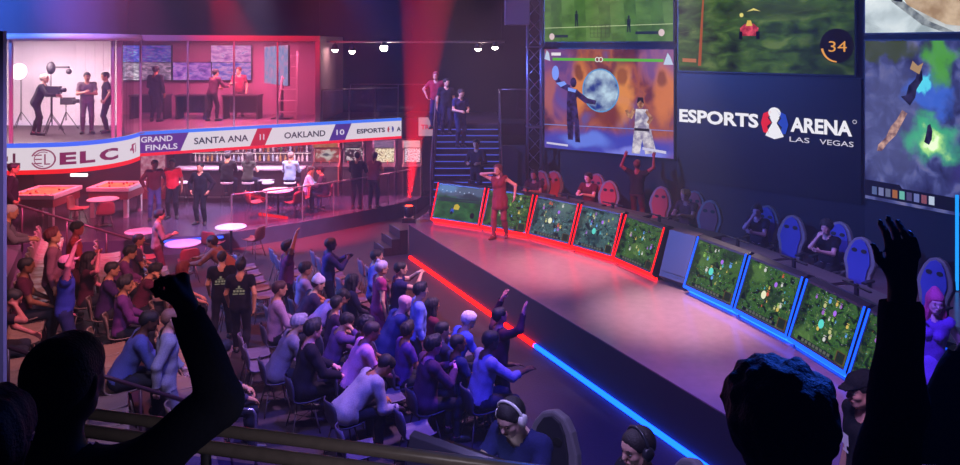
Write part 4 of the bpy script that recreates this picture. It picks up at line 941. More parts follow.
# ================================================================== chairs
def racing_chair(label, loc, rz, pad, group=None, k=1.0):
    "faces local -Y"
    t = thing('gaming_chair', label, 'chair', loc, rz, group); t.scale = (k, k, k); sh = mat('#6a6470', .5)
    out = [(-.20, 0), (-.23, .25), (-.29, .42), (-.27, .55), (-.20, .72), (-.12, .82), (0, .86), (.12, .82), (.20, .72), (.27, .55), (.29, .42), (.23, .25), (.20, 0)]
    M = Matrix.Translation((0, .24, .5)) @ Matrix.Rotation(R(80), 4, 'X')
    MB().prism(out, -.05, .05, 0, M).build('backrest', sh, t, .02)
    inn = [(x*.72, .06+y*.88) for x, y in out]; MB().prism(inn, .05, .075, 0, M).build('padding', mat(pad, .6), t, .01)
    for s in (-1, 1): MB().prism(ell(s*.085, .62, .05, .035, 12), .07, .085, 0, M).build('harness_slot', mat('#08070a', .7), t)
    MB().box((0, 0, .46), (.52, .5, .12)).build('seat', sh, t, .03)
    for s in (-1, 1):
        mb = MB(); mb.box((s*.31, .02, .70), (.08, .28, .03)); mb.box((s*.31, .06, .57), (.04, .06, .24)); mb.build('armrest', mat('#1a181d', .5), t)
    MB().tube([(0, 0, .07), (0, 0, .41)], .03, 8).build('gas_column', mat('#1a181d', .4), t)
    mb = MB()
    for k in range(5): a = 2*PI*k/5+.3; mb.bar((0, 0, .08), (.3*math.cos(a), .3*math.sin(a), .055), .05, .03)
    mb.build('star_base', mat('#1a181d', .4), t)
    for k in range(5): a = 2*PI*k/5+.3; MB().ball((.3*math.cos(a), .3*math.sin(a), .03), .03, 8, 6).build('caster', mat('#0c0b0d', .5), t)
    return t
def behind(i, dx, dy):
    t, an = DESK[i]; c = Vector(t.location); return c+Vector((math.cos(an)*dx-math.sin(an)*dy, math.sin(an)*dx+math.cos(an)*dy, 0)), an
# shell chair
def shell_mesh():
    prof = [(.25, .455), (.21, .445), (.12, .432), (.0, .425), (-.10, .43), (-.17, .455), (-.205, .51), (-.225, .60), (-.245, .70), (-.262, .78), (-.268, .82)]
    wid = [.19, .215, .225, .23, .23, .225, .22, .225, .22, .195, .13]
    n = 8; vs = []
    for (y, z), w_ in zip(prof, wid):
        for k in range(n+1):
            u = -1+2*k/n; q = u*u; back = min(1, max(0, (z-.45)/.2))
            vs.append((w_*u, y+.06*q*back, z+.05*q*q*(1-back)))
    m = len(prof); fs = [(i*(n+1)+k, i*(n+1)+k+1, (i+1)*(n+1)+k+1, (i+1)*(n+1)+k) for i in range(m-1) for k in range(n)]
    bm = bmesh.new(); V = [bm.verts.new(v) for v in vs]
    for f in fs: bm.faces.new([V[i] for i in f]).smooth = True
    bm.normal_update(); bmesh.ops.solidify(bm, geom=bm.faces[:], thickness=.014)
    me = bpy.data.meshes.new('shell'); bm.to_mesh(me); bm.free(); me.materials.append(mat('#8a7060', .5)); return me
CH = thing('shell_chair', 'x', 'chair', (0, 0, 0))
o = bpy.data.objects.new('shell', shell_mesh()); C.objects.link(o); o.parent = CH
for sx in (-1, 1):
    for sy in (-1, 1): MB().tube([(sx*.11, sy*.11-.0, .43), (sx*.21, sy*.20, 0)], [.012, .010], 6).build('leg', mat('#6a5a58', .4, .4), CH)
mb = MB(); mb.tube([(-.16, -.155, .2), (.16, .155, .2)], .005, 5); mb.tube([(.16, -.155, .2), (-.16, .155, .2)], .005, 5); mb.build('brace', mat('#3a3438', .4, .5), CH)
FIRST = [True]
CHAIRS = []
def shell_chair(p, face, label, group, col):
    "face: the angle the sitter looks along"
    if FIRST[0]: r = CH; FIRST[0] = False; r.location = p; r.rotation_euler = (0, 0, R(face-90)); r['label'] = label; r['group'] = group
    else: r = dup(CH, p, R(face-90), label, group)
    for c in r.children:
        if c.name.startswith('shell'): paint(c, mat(col, .5, 0, 0, 40, .05))
    CHAIRS.append(Vector(p)); return r
# ================================================================== under the gallery: bar
wood = mat('#3a2430', .5, 0, .1, 12, .2)
struct('wall_bar_back', MB().prism([(-10.6, 27.75), (-1.7, 27.75), (-1.7, 27.9), (-10.6, 27.9)], BZ, 2.47), mat('#5a2f48', .8))
struct('wall_bar_left', MB().prism([(-15, 26.9), (-10.6, 26.9), (-10.6, 27.9), (-15, 27.9)], BZ, 2.47), mat('#42202f', .8))
t = thing('bar_counter', 'long dark bar counter with a pale top under the score banner', 'bar', (-7.75, 25.75, BZ))
MB().box((0, .05, 1.08), (4.15, .62, .06)).build('countertop', mat('#b09aa8', .35), t, .01); MB().box((0, .08, .53), (4.05, .46, 1.05)).build('front', wood, t); MB().box((0, -.17, .18), (4.0, .05, .05)).build('foot_rail', mat('#8a7a70', .3, .8), t)
t = thing('bottle_shelf', 'lit back shelf behind the bar that holds the bottles', 'shelf', (-7.75, 27.35, BZ))
SHZ = [1.10, 1.42, 1.70]
for z in SHZ: MB().box((0, .0, z-.015), (4.1, .55, .03)).build('shelf', mat('#6a4a5c', .4), t)
MB().box((0, .3, 1.0), (4.15, .05, 2.0)).build('back_panel', mat('#7a5568', .6), t)
for s in (-1, 0, 1): MB().box((s*2.06, 0, .95), (.04, .5, 1.9)).build('upright', mat('#5a3a4c', .5), t)
for z in (1.0,): MB().box((0, -.12, .5), (4.1, .3, 1.0)).build('cupboard', mat('#4a2c3c', .5), t)
for z in (1.38, 1.67, 1.97): MB().box((0, -.2, z), (4.0, .02, .015)).build('shelf_light', emit('#ffe8e0', 2.5), t)
btl = {}
bc = ['#d8c8c0', '#e8e0dc', '#8a4a2c', '#c8a060', '#5a7a4a', '#b8c8d8', '#7a2c34']
def bottle(p, h, k, lb):
    key = (k, h)
    o = bpy.data.objects.new('bottle', btl[key] if key in btl else MB().lathe([(.036, 0), (.04, .01), (.04, h*.58), (.034, h*.68), (.014, h*.78), (.014, h)], (0, 0, 0), 10).mesh('bottle', mat(bc[k], .2, 0, 0, 40, 0, .6)))
    btl[key] = o.data; C.objects.link(o); o.location = p; tag(o, lb, 'bottle', 'bottles on the back shelf of the bar')
bn = ['pale grey', 'white', 'brown', 'amber', 'green', 'light blue', 'dark red']; rw = ['lower', 'middle', 'upper']
for j, z in enumerate(SHZ):
    for i in range(27):
        k = RNG.randrange(7) if j else RNG.choice([0, 1, 1, 3, 5])
        bottle((-9.68+i*.146+RNG.uniform(-.02, .02), 27.2+RNG.uniform(-.05, .05), BZ+z), RNG.choice([.24, .27, .22]), k, '%s bottle on the %s back shelf behind the bar' % (bn[k], rw[j]))
# stools
ST0 = None
stl = [(182, 'leftmost white topped bar stool at the counter, nobody on it'), (227, 'white topped bar stool under the man in black'), (248, 'white topped bar stool under the long haired woman'), (268, 'empty white topped bar stool between the woman and the man in pale blue'), (290, 'white topped bar stool under the man in the pale blue shirt')]
STOOL = []
for px, lb in stl:
    X = (px-CX)*25.15/F
    if ST0 is None:
        ST0 = thing('bar_stool', lb, 'stool', (X, 25.15, BZ), 0, 'bar stools at the counter')
        MB().lathe([(.17, .69), (.19, .70), (.19, .745), (.17, .755)], (0, 0, 0), 18).build('seat', mat('#d8ccd4', .4), ST0)
        for a in range(4): c_, s_ = math.cos(PI/4+a*PI/2), math.sin(PI/4+a*PI/2); MB().tube([(c_*.13, s_*.13, .69), (c_*.21, s_*.21, 0)], .013, 6).build('leg', mat('#2a1c24', .4, .5), ST0)
        MB().tube([(.185*math.cos(a), .185*math.sin(a), .28) for a in [2*PI*k/20 for k in range(20)]], .01, 6, closed=True).build('foot_ring', mat('#2a1c24', .4, .5), ST0)
    else: dup(ST0, (X, 25.15, BZ), 0, lb)
    STOOL.append(X)
# tables
TB = None
def round_table(p, r, h, label, group=None, top='#d8d0e0'):
    t = thing('round_table', label, 'table', tuple(p), 0, group)
    MB().lathe([(r-.02, h-.03), (r, h-.02), (r, h), (r-.01, h+.005)], (0, 0, 0), 32).build('tabletop', mat(top, .35), t)
    MB().tube([(0, 0, .03), (0, 0, h-.03)], .035, 10).build('column', mat('#3a2a34', .4, .4), t); MB().lathe([(.24, 0), (.24, .02), (.05, .04)], (0, 0, 0), 20).build('foot', mat('#3a2a34', .4, .4), t); return t
def tbl(px, py, zf, h, r, lb): p = at(px, py, zf+h); round_table((p.x, p.y, zf), r, h, lb); return Vector((p.x, p.y, zf))
T1 = tbl(183, 243, 0, .74, .42, 'round pale table beyond the two men in black staff shirts')
T2 = tbl(231, 226.5, 0, .74, .40, 'round pale table at the foot of the bar floor, in front of the glass rail')
T3 = tbl(278, 190, BZ, .75, .45, 'round pale table on the bar floor behind the glass rail')
T4 = tbl(264, 178.5, BZ, .75, .42, 'low round table close to the bar counter')
T5 = tbl(313, 184, BZ, .74, .3, 'small table between the two seated people on the bar floor')
T6 = tbl(103, 199, BZ, .74, .42, 'round table in front of the right game table')
T7 = tbl(141, 231, 0, .74, .40, 'round table beside the standing man in grey at the back of the seats')
def side_chairs(T, angs, lb, grp, zf):
    for a in angs:
        p = T+Vector((math.cos(R(a)), math.sin(R(a)), 0))*.72; shell_chair((p.x, p.y, zf), a+180, lb, grp, '#8a3a38')
side_chairs(T3, (215, 325, 20), 'red shell chair around the round table behind the glass rail', 'chairs at the table behind the glass rail', BZ)
side_chairs(T2, (250, 340), 'reddish shell chair at the round table by the edge of the bar floor', 'chairs at the table by the bar floor edge', 0)
side_chairs(T1, (200, 300), 'reddish shell chair at the round table beyond the staff', 'chairs at the table beyond the staff', 0)
side_chairs(T6, (180, 300), 'reddish shell chair at the table in front of the game tables', 'chairs at the table by the game tables', BZ)
# game tables
def game_table(c, w_, l_, lb):
    t = thing('game_table', lb, 'table', (c[0], c[1], BZ))
    MB().box((0, 0, .845), (w_-.2, l_-.2, .01)).build('playfield', mat('#e0a050', .5, 0, 0, 5, .35), t)
    for s in (-1, 1): MB().box((s*(w_/2-.06), 0, .83), (.12, l_, .12)).build('side_rail', mat('#cfc4cc', .4), t, .01); MB().box((0, s*(l_/2-.06), .83), (w_-.24, .12, .12)).build('end_rail', mat('#cfc4cc', .4), t, .01)
    MB().box((0, 0, .66), (w_-.1, l_-.1, .25)).build('cabinet', mat('#8a3a44', .5), t)
    for sx in (-1, 1):
        for sy in (-1, 1): MB().box((sx*(w_/2-.14), sy*(l_/2-.14), .27), (.12, .12, .54)).build('leg', mat('#b8a8b0', .5), t)
    r_ = random.Random(int(c[0]*10))
    for k in range(9): MB().ball((r_.uniform(-.4, .4)*w_, r_.uniform(-.4, .4)*l_, .875), .035, 8, 6).build('ball', mat(r_.choice(['#8a2c2c', '#d8c8a0', '#5a2c20']), .4), t)
game_table((-12.45, 22.95), 1.3, 1.6, 'left yellow topped game table with white rails under the curved banner')
game_table((-10.85, 23.9), 1.25, 1.2, 'right yellow topped game table with white rails beside the pink poster')
t = thing('poster', 'pink lit poster on the wall left of the bottles', 'poster', tuple(atY(153, 179, 26.2))); o = Vector(t.location)
MB().box((0, .05, .0), (.85, .1, .02)).build('ledge', mat('#8a3a50', .5), t)
mb = MB(); mb.quad(Vector((-.4, 0, .02)), Vector((.4, 0, .02)), Vector((.4, 0, .85)), Vector((-.4, 0, .85))); mb.build('picture', picture([(.35, '#b04a68'), (.5, '#d88098'), (.65, '#e8b0bc')], 5, seed=4, strength=.6), t)
MB().box((0, .03, .43), (.86, .04, .88)).build('backing', mat('#6a2c40', .6), t); MB().box((0, .06, -.4), (.86, .1, .8)).build('cabinet', mat('#7a2c3c', .5), t)
p = atY(79, 175, 26.4); t = thing('wall_light', 'white strip light under the curved banner above the game tables', 'light', tuple(p)); MB().box((0, 0, 0), (.55, .06, .10)).build('diffuser', emit('#fff0f4', 2), t); MB().box((0, .3, 0), (.5, .54, .06)).build('bracket', mat('#555055', .5), t)
# arcade cabinets
def arcade(px, body, marq, scr, lb, wd=.72):
    X = (px-CX)*26.9/F; t = thing('arcade_cabinet', lb, 'arcade machine', (X, 27.15, BZ), 0, None)
    prof = [(-.38, 0), (-.38, .85), (-.42, .98), (-.16, 1.08), (-.02, 1.55), (-.30, 1.60), (-.30, 1.85), (.36, 1.85), (.36, 0)]
    for s in (-1, 1):
        mb = MB(); n = len(prof); xs = (s*wd/2-.02, s*wd/2+.02); mb.add([(x, y, z) for x in xs for y, z in prof], [tuple(range(n)), tuple(range(n, 2*n))[::-1]]+[(i, n+i, n+(i+1) % n, (i+1) % n) for i in range(n)]); mb.build('side_panel', mat(body, .5), t)
    MB().box((0, -.0, .45), (wd-.04, .66, .9)).build('coin_door', mat('#2a1a22', .5), t)
    mb = MB(); mb.quad(Vector((-wd/2+.04, -.14, 1.10)), Vector((wd/2-.04, -.14, 1.10)), Vector((wd/2-.04, .0, 1.54)), Vector((-wd/2+.04, .0, 1.54))); mb.build('display', scr, t)
    mb = MB(); mb.quad(Vector((-wd/2+.03, -.302, 1.61)), Vector((wd/2-.03, -.302, 1.61)), Vector((wd/2-.03, -.302, 1.84)), Vector((-wd/2+.03, -.302, 1.84))); mb.build('marquee', marq, t)
    MB().box((0, .06, 1.72), (wd-.04, .60, .24)).build('top_box', mat(body, .5), t); MB().box((0, .2, 1.3), (wd-.04, .3, .6)).build('back_box', mat('#1a1218', .6), t)
    mb = MB(); mb.add([(x, y, z) for x in (-wd/2+.02, wd/2-.02) for y, z in ((-.40, .92), (-.42, .985), (-.16, 1.085), (-.14, 1.0))], [(0, 1, 2, 3), (7, 6, 5, 4), (0, 4, 5, 1), (1, 5, 6, 2), (2, 6, 7, 3), (3, 7, 4, 0)]); mb.build('control_panel', mat('#3a2830', .5), t)
    for s in (-.16, .12): MB().tube([(s, -.28, 1.03), (s, -.30, 1.12)], .008, 6).ball((s, -.30, 1.13), .022, 8, 6).build('joystick', mat('#c02028', .3), t)
arcade(326, '#8a4038', picture([(.4, '#c0603c'), (.6, '#d89058')], 4, seed=2, strength=.6), picture([(.35, '#9a3a34'), (.5, '#b04a40'), (.6, '#d8c8b8')], 3, [(.5, .5, .35, .3, '#e8e0d8', .9), (.5, .52, .25, .15, '#2a2440', .9)], 3, .7), 'orange brown arcade machine behind the seated man in the dark cap', .86)
arcade(353, '#241820', picture([(.4, '#3a2430'), (.6, '#7a5a68')], 4, seed=5, strength=.6), picture([(.35, '#20141c'), (.5, '#5a3040'), (.6, '#e8d8d8')], 4, seed=8, strength=.8), 'black arcade machine behind the dark player standing at it', .66)
arcade(384, '#4a3a4c', picture([(.4, '#7a6088'), (.6, '#a888b0')], 4, seed=7, strength=.6), picture([(.35, '#6a3a20'), (.48, '#e8d0a0'), (.6, '#fff4dc')], 9, seed=6, strength=1.0), 'arcade machine with a bright yellow white screen', .72)
arcade(412, '#6a5a50', picture([(.4, '#d8c0cc'), (.6, '#e8d8e0')], 4, seed=7, strength=.6), picture([(.44, '#8a7088'), (.5, '#e8dce8')], 12, seed=12, strength=.9), 'arcade machine with a pale screen at the foot of the red beam', .6)
# rail around the bar floor
railing('glass rail along the curved edge of the bar floor', [(-6.75, 21.75, BZ), (-5.95, 22.3, BZ), (-5.1, 23.0, BZ), (-4.35, 23.75, BZ), (-3.6, 24.5, BZ), (-2.9, 25.3, BZ), (-2.25, 26.2, BZ)], .98)
# handrails of the raked seats
def handrail(lb, pts, posts, r=.025, m=None):
    m = m or mat('#4a2c34', .4, .3); pts = [Vector(p) for p in pts]; o = pts[0]
    t = thing('handrail', lb, 'railing', (o.x, o.y, posts[0][1])); of = -Vector(t.location)
    MB().tube(pts, r, 8).build('bar', m, t).location = of
    for p, z in posts: MB().tube([(p[0], p[1], z), (p[0], p[1], p[2])], r*.8, 8).build('post', m, t).location = of
a, b = atY(18, 205, 16.6), atY(150, 245, 17.35); k2 = lambda s: a+(b-a)*s
handrail('dark sloping handrail at the far end of the raked seats', [a, b], [(k2(.03), 1.2), (k2(.36), .9), (k2(.66), .6), (k2(.9), .3)])
a2, b2 = atY(4, 346, 8.85), atY(195, 404, 9.5); k4 = lambda s: a2+(b2-a2)*s
handrail('dark sloping handrail at the near end of the raked seats', [a2, b2], [(k4(.02), 1.2), (k4(.4), .9), (k4(.7), .6), (k4(.96), .3)])
p = at(228, 408, .85); p2 = at(253, 410, .85)
handrail('short steel handrail with a rounded end beside the aisle', [p, p2, p2+Vector((.03, 0, -.06)), (p2.x+.04, p2.y, 0)], [(p+Vector((.05, 0, 0)), 0)], .022, mat('#9a90a8', .25, .8))
# studio equipment
def stand(lb, px, py, Y, kind):
    p = atY(px, py, Y); t = thing('light_stand' if kind != 'cam' else 'video_camera', lb, 'studio light' if kind != 'cam' else 'camera', (p.x, Y, GZ)); h = p.z-GZ; m = mat('#2a2226', .5)
    MB().tube([(0, 0, .25), (0, 0, h)], .014, 6).build('pole', m, t)
    for a in range(3): MB().tube([(0, 0, .5), (.32*math.cos(a*2.09+.4), .32*math.sin(a*2.09+.4), 0)], .012, 6).build('leg', m, t)
    if kind == 'soft': MB().lathe([(.03, -.12), (.24, .1), (.24, .13), (0, .13)], (0, 0, 0), 16).build('softbox', emit('#fff4ee', 3), t).matrix_local = Matrix.Translation((0, 0, h)) @ Matrix.Rotation(R(80), 4, 'X')
    elif kind == 'head': MB().ball((0, 0, h), .14, 12, 8, 0, (.8, 1, 1.3)).build('lamp_head', m, t); MB().box((.32, 0, h+.02), (.36, .1, .05)).build('arm', m, t); MB().ball((.5, 0, h-.1), .08, 10, 8).build('counterweight', m, t)
    else: MB().box((.05, 0, h), (.36, .16, .2)).build('camera_body', m, t); MB().tube([(.22, 0, h), (.36, 0, h)], .06, 10).build('camera_lens', m, t)
stand('round studio light on a stand at the left of the white studio', 21, 72, 22.9, 'soft'); stand('dark studio lamp on a tall stand in the white studio', 51, 68, 22.4, 'head'); stand('video camera on a tripod beside the bending camera operator', 52, 90, 21.3, 'cam')
stand('small microphone camera post in the middle of the white studio', 66, 101, 22.8, 'cam')
# balcony rail close to the viewer
struct('floor_balcony', MB().box((0, -.9, 2.95), (9, 7.2, .2)), mat('#16141c', .8))
a, b = Vector((-3.4, 3.51, 4.1)), Vector((1.4, 2.33, 4.1)); t = thing('balcony_rail', 'double tan rail across the bottom in front of the dark spectators', 'railing', ((a.x+b.x)/2, (a.y+b.y)/2-.3, 3.05)); of = -Vector(t.location)
tan = mat('#80746c', .35, 0, .05, 30, .1)
MB().tube([a, b], .021, 12).build('upper_bar', tan, t).location = of; MB().tube([a-Vector((0, .01, .062)), b-Vector((0, .01, .062))], .024, 12).build('lower_bar', tan, t).location = of
d = (b-a).normalized(); n = Vector((-d.y, d.x, 0))*.006
mb = MB(); A_, B_ = a-Vector((0, 0, .11)), b-Vector((0, 0, .11)); lo = Vector((0, 0, -.88)); mb.add([A_-n, B_-n, B_+n, A_+n, A_-n+lo, B_-n+lo, B_+n+lo, A_+n+lo], [(0, 3, 2, 1)[::-1], (4, 5, 6, 7)[::-1], (0, 1, 5, 4), (1, 2, 6, 5), (2, 3, 7, 6), (3, 0, 4, 7)]); mb.build('glass_panel', glass('#c8c8f0', .04), t).location = of
for s in (.02, .5, .98): p = a+(b-a)*s-Vector((0, .0, .06)); MB().tube([p, (p.x, p.y, 3.05)], .02, 8).build('post', mat('#4a4650', .4, .5), t).location = of
# middle platform with players
MZ = 1.5
struct('floor_platform', MB().prism([(-1.6, 3.2), (4.6, 3.2), (4.6, 6.9), (-1.6, 6.9)], 0, MZ), mat('#191622', .8))
# ================================================================== people
NEARBAG = []
SK = ['#c08a68', '#a8704c', '#d0a080', '#7a4c34', '#5a3626', '#b87e5c']
STAND = dict(lean=3); STAND2 = dict(lean=3, step=.12, L=(.06, .10, -.51), R=(.1, -.02, -.52), turn=15)
WALK = dict(lean=5, step=.24, L=(.07, .18, -.48), R=(.08, -.14, -.49))
CROSS = dict(lean=2, L=(-.16, .26, -.24), R=(-.12, .28, -.20), LE=(.7, -.1, -.9), RE=(.7, -.1, -.9), palm=(-.2, -.8, .1))
HIPS = dict(lean=3, L=(.10, .02, -.40), R=(.10, .02, -.40), LE=(1, -.5, 0), RE=(1, -.5, 0))
POCKET = dict(lean=3, L=(.07, .06, -.44), R=(.07, .06, -.44), LE=(.9, -.7, 0), RE=(.9, -.7, 0))
ARM_R = dict(lean=4, R=(.04, .12, .50), RE=(.8, -.2, .3), palm=(0, .8, .1), nod=-10)
ARM_L = dict(lean=4, L=(.04, .12, .50), LE=(.8, -.2, .3), palm=(0, .8, .1), nod=-10)
ARMS = dict(lean=5, R=(.16, .22, .36), L=(.16, .22, .36), RE=(1, .1, -.4), LE=(1, .1, -.4), palm=(0, .8, .1), nod=-12, curl=.2)
CLAP = dict(lean=4, R=(-.14, .36, -.08), L=(-.10, .38, -.06), RE=(.8, -.2, -.8), LE=(.8, -.2, -.8), palm=(-1, .1, 0), curl=.15)
PHOTO = dict(lean=3, R=(-.06, .36, .10), L=(-.06, .36, .10), RE=(.9, 0, -.6), LE=(.9, 0, -.6), palm=(-.5, .6, 0))
def sit(**k): d = dict(seat=.455, lean=4, L=(.0, .34, -.36), R=(.0, .34, -.36), palm=(0, 0, -1)); d.update(k); return d
S0 = sit(); S_LEAN = sit(lean=30, L=(-.04, .34, -.36), R=(-.04, .34, -.36)); S_DEEP = sit(lean=52, nod=20, L=(.02, .22, -.34), R=(-.02, .26, -.34)); S_BACK = sit(lean=-6, turn=-15)
S_CLAP = sit(lean=10, R=(-.13, .34, -.12), L=(-.10, .36, -.10), RE=(.8, -.2, -.8), LE=(.8, -.2, -.8), palm=(-1, .1, 0), curl=.15)
S_POINT = sit(lean=16, R=(.02, .50, -.10), palm=(-.5, 0, -.8)); S_TURN = sit(lean=8, turn=35); S_ARM = sit(lean=6, R=(.05, .14, .48), RE=(.8, -.2, .3), palm=(0, .8, .1))
S_FACE = sit(lean=22, R=(-.10, .16, .12), RE=(.8, .2, -.9), palm=(-.6, -.6, 0), nod=14)
S_FWD = sit(lean=14, L=(-.02, .44, -.20), R=(.02, .46, -.14), palm=(-.4, 0, -.9), curl=.2)
BENT = dict(lean=38, L=(.02, .36, -.30), R=(.0, .40, -.24), nod=-10, step=.1)
REACH = dict(lean=50, L=(.0, .46, -.22), R=(.02, .48, -.20), nod=-25, step=.16)
TALK = dict(lean=3, R=(-.04, .32, -.20), L=(.08, .05, -.5), RE=(.6, -.4, -.9), turn=-20)
def headtop(pose, size, h, fem, fat):
    J = skeleton(pose, h, fem, fat)[5]; p = J['head'] @ Vector((0, 0, .115)); return p
SCREENOUT = []
def place(px, py, zf, pose, face, size, h, fem=False, fat=1.0):
    p = headtop(pose, size, h, fem, fat)*size; off = Matrix.Rotation(R(face-90), 3, 'Z') @ Vector((p.x, p.y, 0))
    def loc(z): q = at(px, py, z+p.z)-off; return Vector((q.x, q.y, z))
    if zf is not None: return loc(zf)
    best = None
    for z in (0, .3, .6, .9, 1.2):
        q = loc(z); e = abs(tz(q.x, q.y)-z)
        if best is None or e < best[0]: best = (e, q, z)
    q = best[1]; q.z = tz(q.x, q.y); return q
def crowd(px, py, pose, label, zf=0, face=FACE, size=1., h=.0135, chair='floor', at_=None, **k):
    fem, fat = k.get('fem', False), k.get('fat', 1.0)
    if 'hair' not in k: k['hair'] = ('short', 'fade', 'quiff', 'fade')[(px*7+py) % 4]
    loc = place(px, py, zf, pose, face, size, h, fem, fat) if at_ is None else Vector(((px-CX)*at_[0]/F, at_[0], at_[1]))
    r, J = person(label, loc, face, pose, size=size, h=h, **k)
    NEARBAG.append((label, loc.copy()))
    if pose.get('seat') == .455 and chair:
        if chair == 'floor': shell_chair(loc, face, 'shell chair on the arena floor with a spectator sitting on it', 'occupied shell chairs on the arena floor', '#3a3448')
        elif chair == 'tier': shell_chair(loc, face, 'tan shell chair on the raked rows with a spectator sitting on it', 'occupied tan shell chairs on the raked rows', '#6a564c')
    return r, J, loc
# --- floor crowd
crowd(287, 241, ARM_R, 'person in purple with one arm straight up at the back of the floor seats', top='#6a2c58', leg='#2c1c30', sk=SK[1])
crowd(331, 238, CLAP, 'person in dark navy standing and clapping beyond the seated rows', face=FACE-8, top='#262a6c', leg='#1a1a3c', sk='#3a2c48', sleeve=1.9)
crowd(306, 262, S0, 'man in a pale lilac shirt sitting upright behind the one in the white cap', top='#8c80b0', sk=SK[0], size=1.06)
crowd(320, 277, S_LEAN, 'person in a white cap and dark top leaning forward in the floor seats', top='#3c2c4c', hair='fade', hc='#2a2020', cap=('beanie', '#cfc8e0'), sk=SK[2], size=1.05)
crowd(280, 281, S0, 'man in a light mauve shirt sitting at the left end of the floor crowd', top='#9c7c98', hc='#3a1818', sk=SK[0], size=1.1, sleeve=1.85)
crowd(348, 291, S_DEEP, 'man in a lavender shirt bent low between the seats', top='#8478b8', sk=SK[0], size=1.1, sleeve=1.85)
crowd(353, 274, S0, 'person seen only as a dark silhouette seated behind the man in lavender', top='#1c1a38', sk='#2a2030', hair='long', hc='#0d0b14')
crowd(377, 250, HIPS, 'man in a blue shirt standing with hands on hips near the stage end', top='#3c4ca0', leg='#22243c', sk=SK[2], sleeve=1.9, face=FACE-15)
crowd(382, 261, STAND, 'woman with pale hair in a long magenta dress standing in the crowd', top='#9a3068', leg='#8a2860', sk=SK[2], hair='bun', hc='#b0a8c8', fem=True, skirt=('#98306a', .30, .78), sleeve=.4)
crowd(401, 262, PHOTO, 'dark haired person lifting both arms to take a photo beside the magenta dress', top='#2a2450', leg='#1c1a30', sk=SK[2], sleeve=.5, face=FACE-10)
crowd(407, 295, S_LEAN, 'bald man in a wide navy jacket leaning forward in the middle of the crowd', top='#20286c', sk='#c890a0', hair='bald', size=1.12, coat=True, sleeve=1.95, fat=1.15)
crowd(421, 283, STAND, 'dark haired man in a pale blue shirt standing close to the stage strip', top='#6c7cc8', leg='#2a2c58', sk=SK[2], sleeve=1.7, face=FACE-12)
crowd(433, 298, sit(lean=2), 'person with long dark hair and a dark red top near the stage strip', top='#6c2438', sk=SK[1], hair='long', hc='#160d12', fem=True)
crowd(443, 322, S0, 'man in a dark top sitting just left of the white haired one', top='#1f1c38', sk=SK[2], size=1.02, sleeve=1.8)
crowd(471, 312, S_LEAN, 'white haired person in a blue shirt leaning towards the stage', top='#3c4cb0', sk=SK[2], hair='short', hc='#d8ccd8', size=1.05)
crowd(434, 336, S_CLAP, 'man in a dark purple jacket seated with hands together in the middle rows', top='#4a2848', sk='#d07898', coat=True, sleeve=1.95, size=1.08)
crowd(499, 308, ARMS, 'person in dark maroon cheering with both hands raised at the stage strip', top='#4c1c30', leg='#2a1420', sk='#c87870', sleeve=1.9, size=.98)
crowd(492, 331, S_FWD, 'man in a grey shirt sitting with both arms stretched towards the stage', top='#8078a0', leg='#24203c', sk=SK[4], sleeve=1.5, size=1.12, hair='fade')
crowd(374, 322, S_LEAN, 'man in a pink shirt with shaved head seated in front of the navy jacket', top='#b878b0', sk='#8a5058', hair='fade', hc='#2a1a20', size=1.12, face=FACE-4)
crowd(392, 357, S_DEEP, 'man in a light grey jacket bent over, nearest of the seated floor crowd', top='#98909c', sk=SK[1], coat=True, sleeve=1.97, size=1.12, face=FACE+6)
crowd(314, 320, sit(lean=10, turn=10, L=(-.02, .36, -.34), R=(.0, .36, -.34)), 'man in a black suit seated at the left edge of the floor rows', top='#1c1622', leg='#15121c', sk='#d08a90', coat=True, sleeve=1.97, size=1.14)
crowd(350, 314, S_FACE, 'dark haired person in a dusky purple shirt with a hand at the face', top='#5c3c70', sk=SK[0], sleeve=1.8)
crowd(367, 317, S0, 'person with big dark curly hair seen from behind in the middle of the crowd', top='#3c2848', sk=SK[3], hair='curly', hc='#0f0b12', size=1.02)
crowd(301, 315, S_LEAN, 'grey haired person in a grey hoodie leaning forward behind the man in the black suit', top='#6c6478', sk=SK[2], hc='#8c8494', size=1.08, coat=True, sleeve=1.9)
crowd(408, 322, S_TURN, 'man in a violet shirt seated behind the dark purple jacket', top='#4c2c78', sk=SK[1])
crowd(458, 335, S_BACK, 'person in a dark blue top seated in the front row behind the grey shirt', top='#242850', sk=SK[3])
crowd(337, 296, S_TURN, 'person in dark plum turned sideways behind the lavender shirt', top='#3c2040', sk=SK[5])
# --- aisle staff
def back_print(J, r, m, rows):
    mb = MB(); T = J['torso']; rr = random.Random(5)
    def f(x, z): return T @ Vector((x, -.135-.0*abs(x), z))
    for x0, z0, x1, z1 in rows: mb.add([f(x1, z0), f(x0, z0), f(x0, z1), f(x1, z1)], [(0, 1, 2, 3)])
    o = mb.build('back_print', m, r); return o
PR = [(-.10, .26, -.06, .30), (-.045, .26, -.005, .30), (.01, .26, .05, .30), (.06, .26, .10, .30), (-.06, .315, .06, .33), (-.02, .335, .02, .375), (-.11, .22, -.02, .24), (.0, .22, .1, .24)]
r, J, _ = crowd(222, 251, dict(WALK, lean=2), 'staff member in a black printed T-shirt walking up the aisle, left of two', face=100, top='#14121a', leg='#12101a', sk=SK[2], hc='#2a201c', sleeve=.55, size=.97); back_print(J, r, emit('#b8a890', .35), PR)
r, J, _ = crowd(241, 259, dict(WALK, lean=2, step=-.2), 'staff member in a black printed T-shirt walking up the aisle, right of two', face=95, top='#14121a', leg='#12101a', sk=SK[0], hc='#181210', sleeve=.55, size=.98); back_print(J, r, emit('#b8a890', .35), PR)
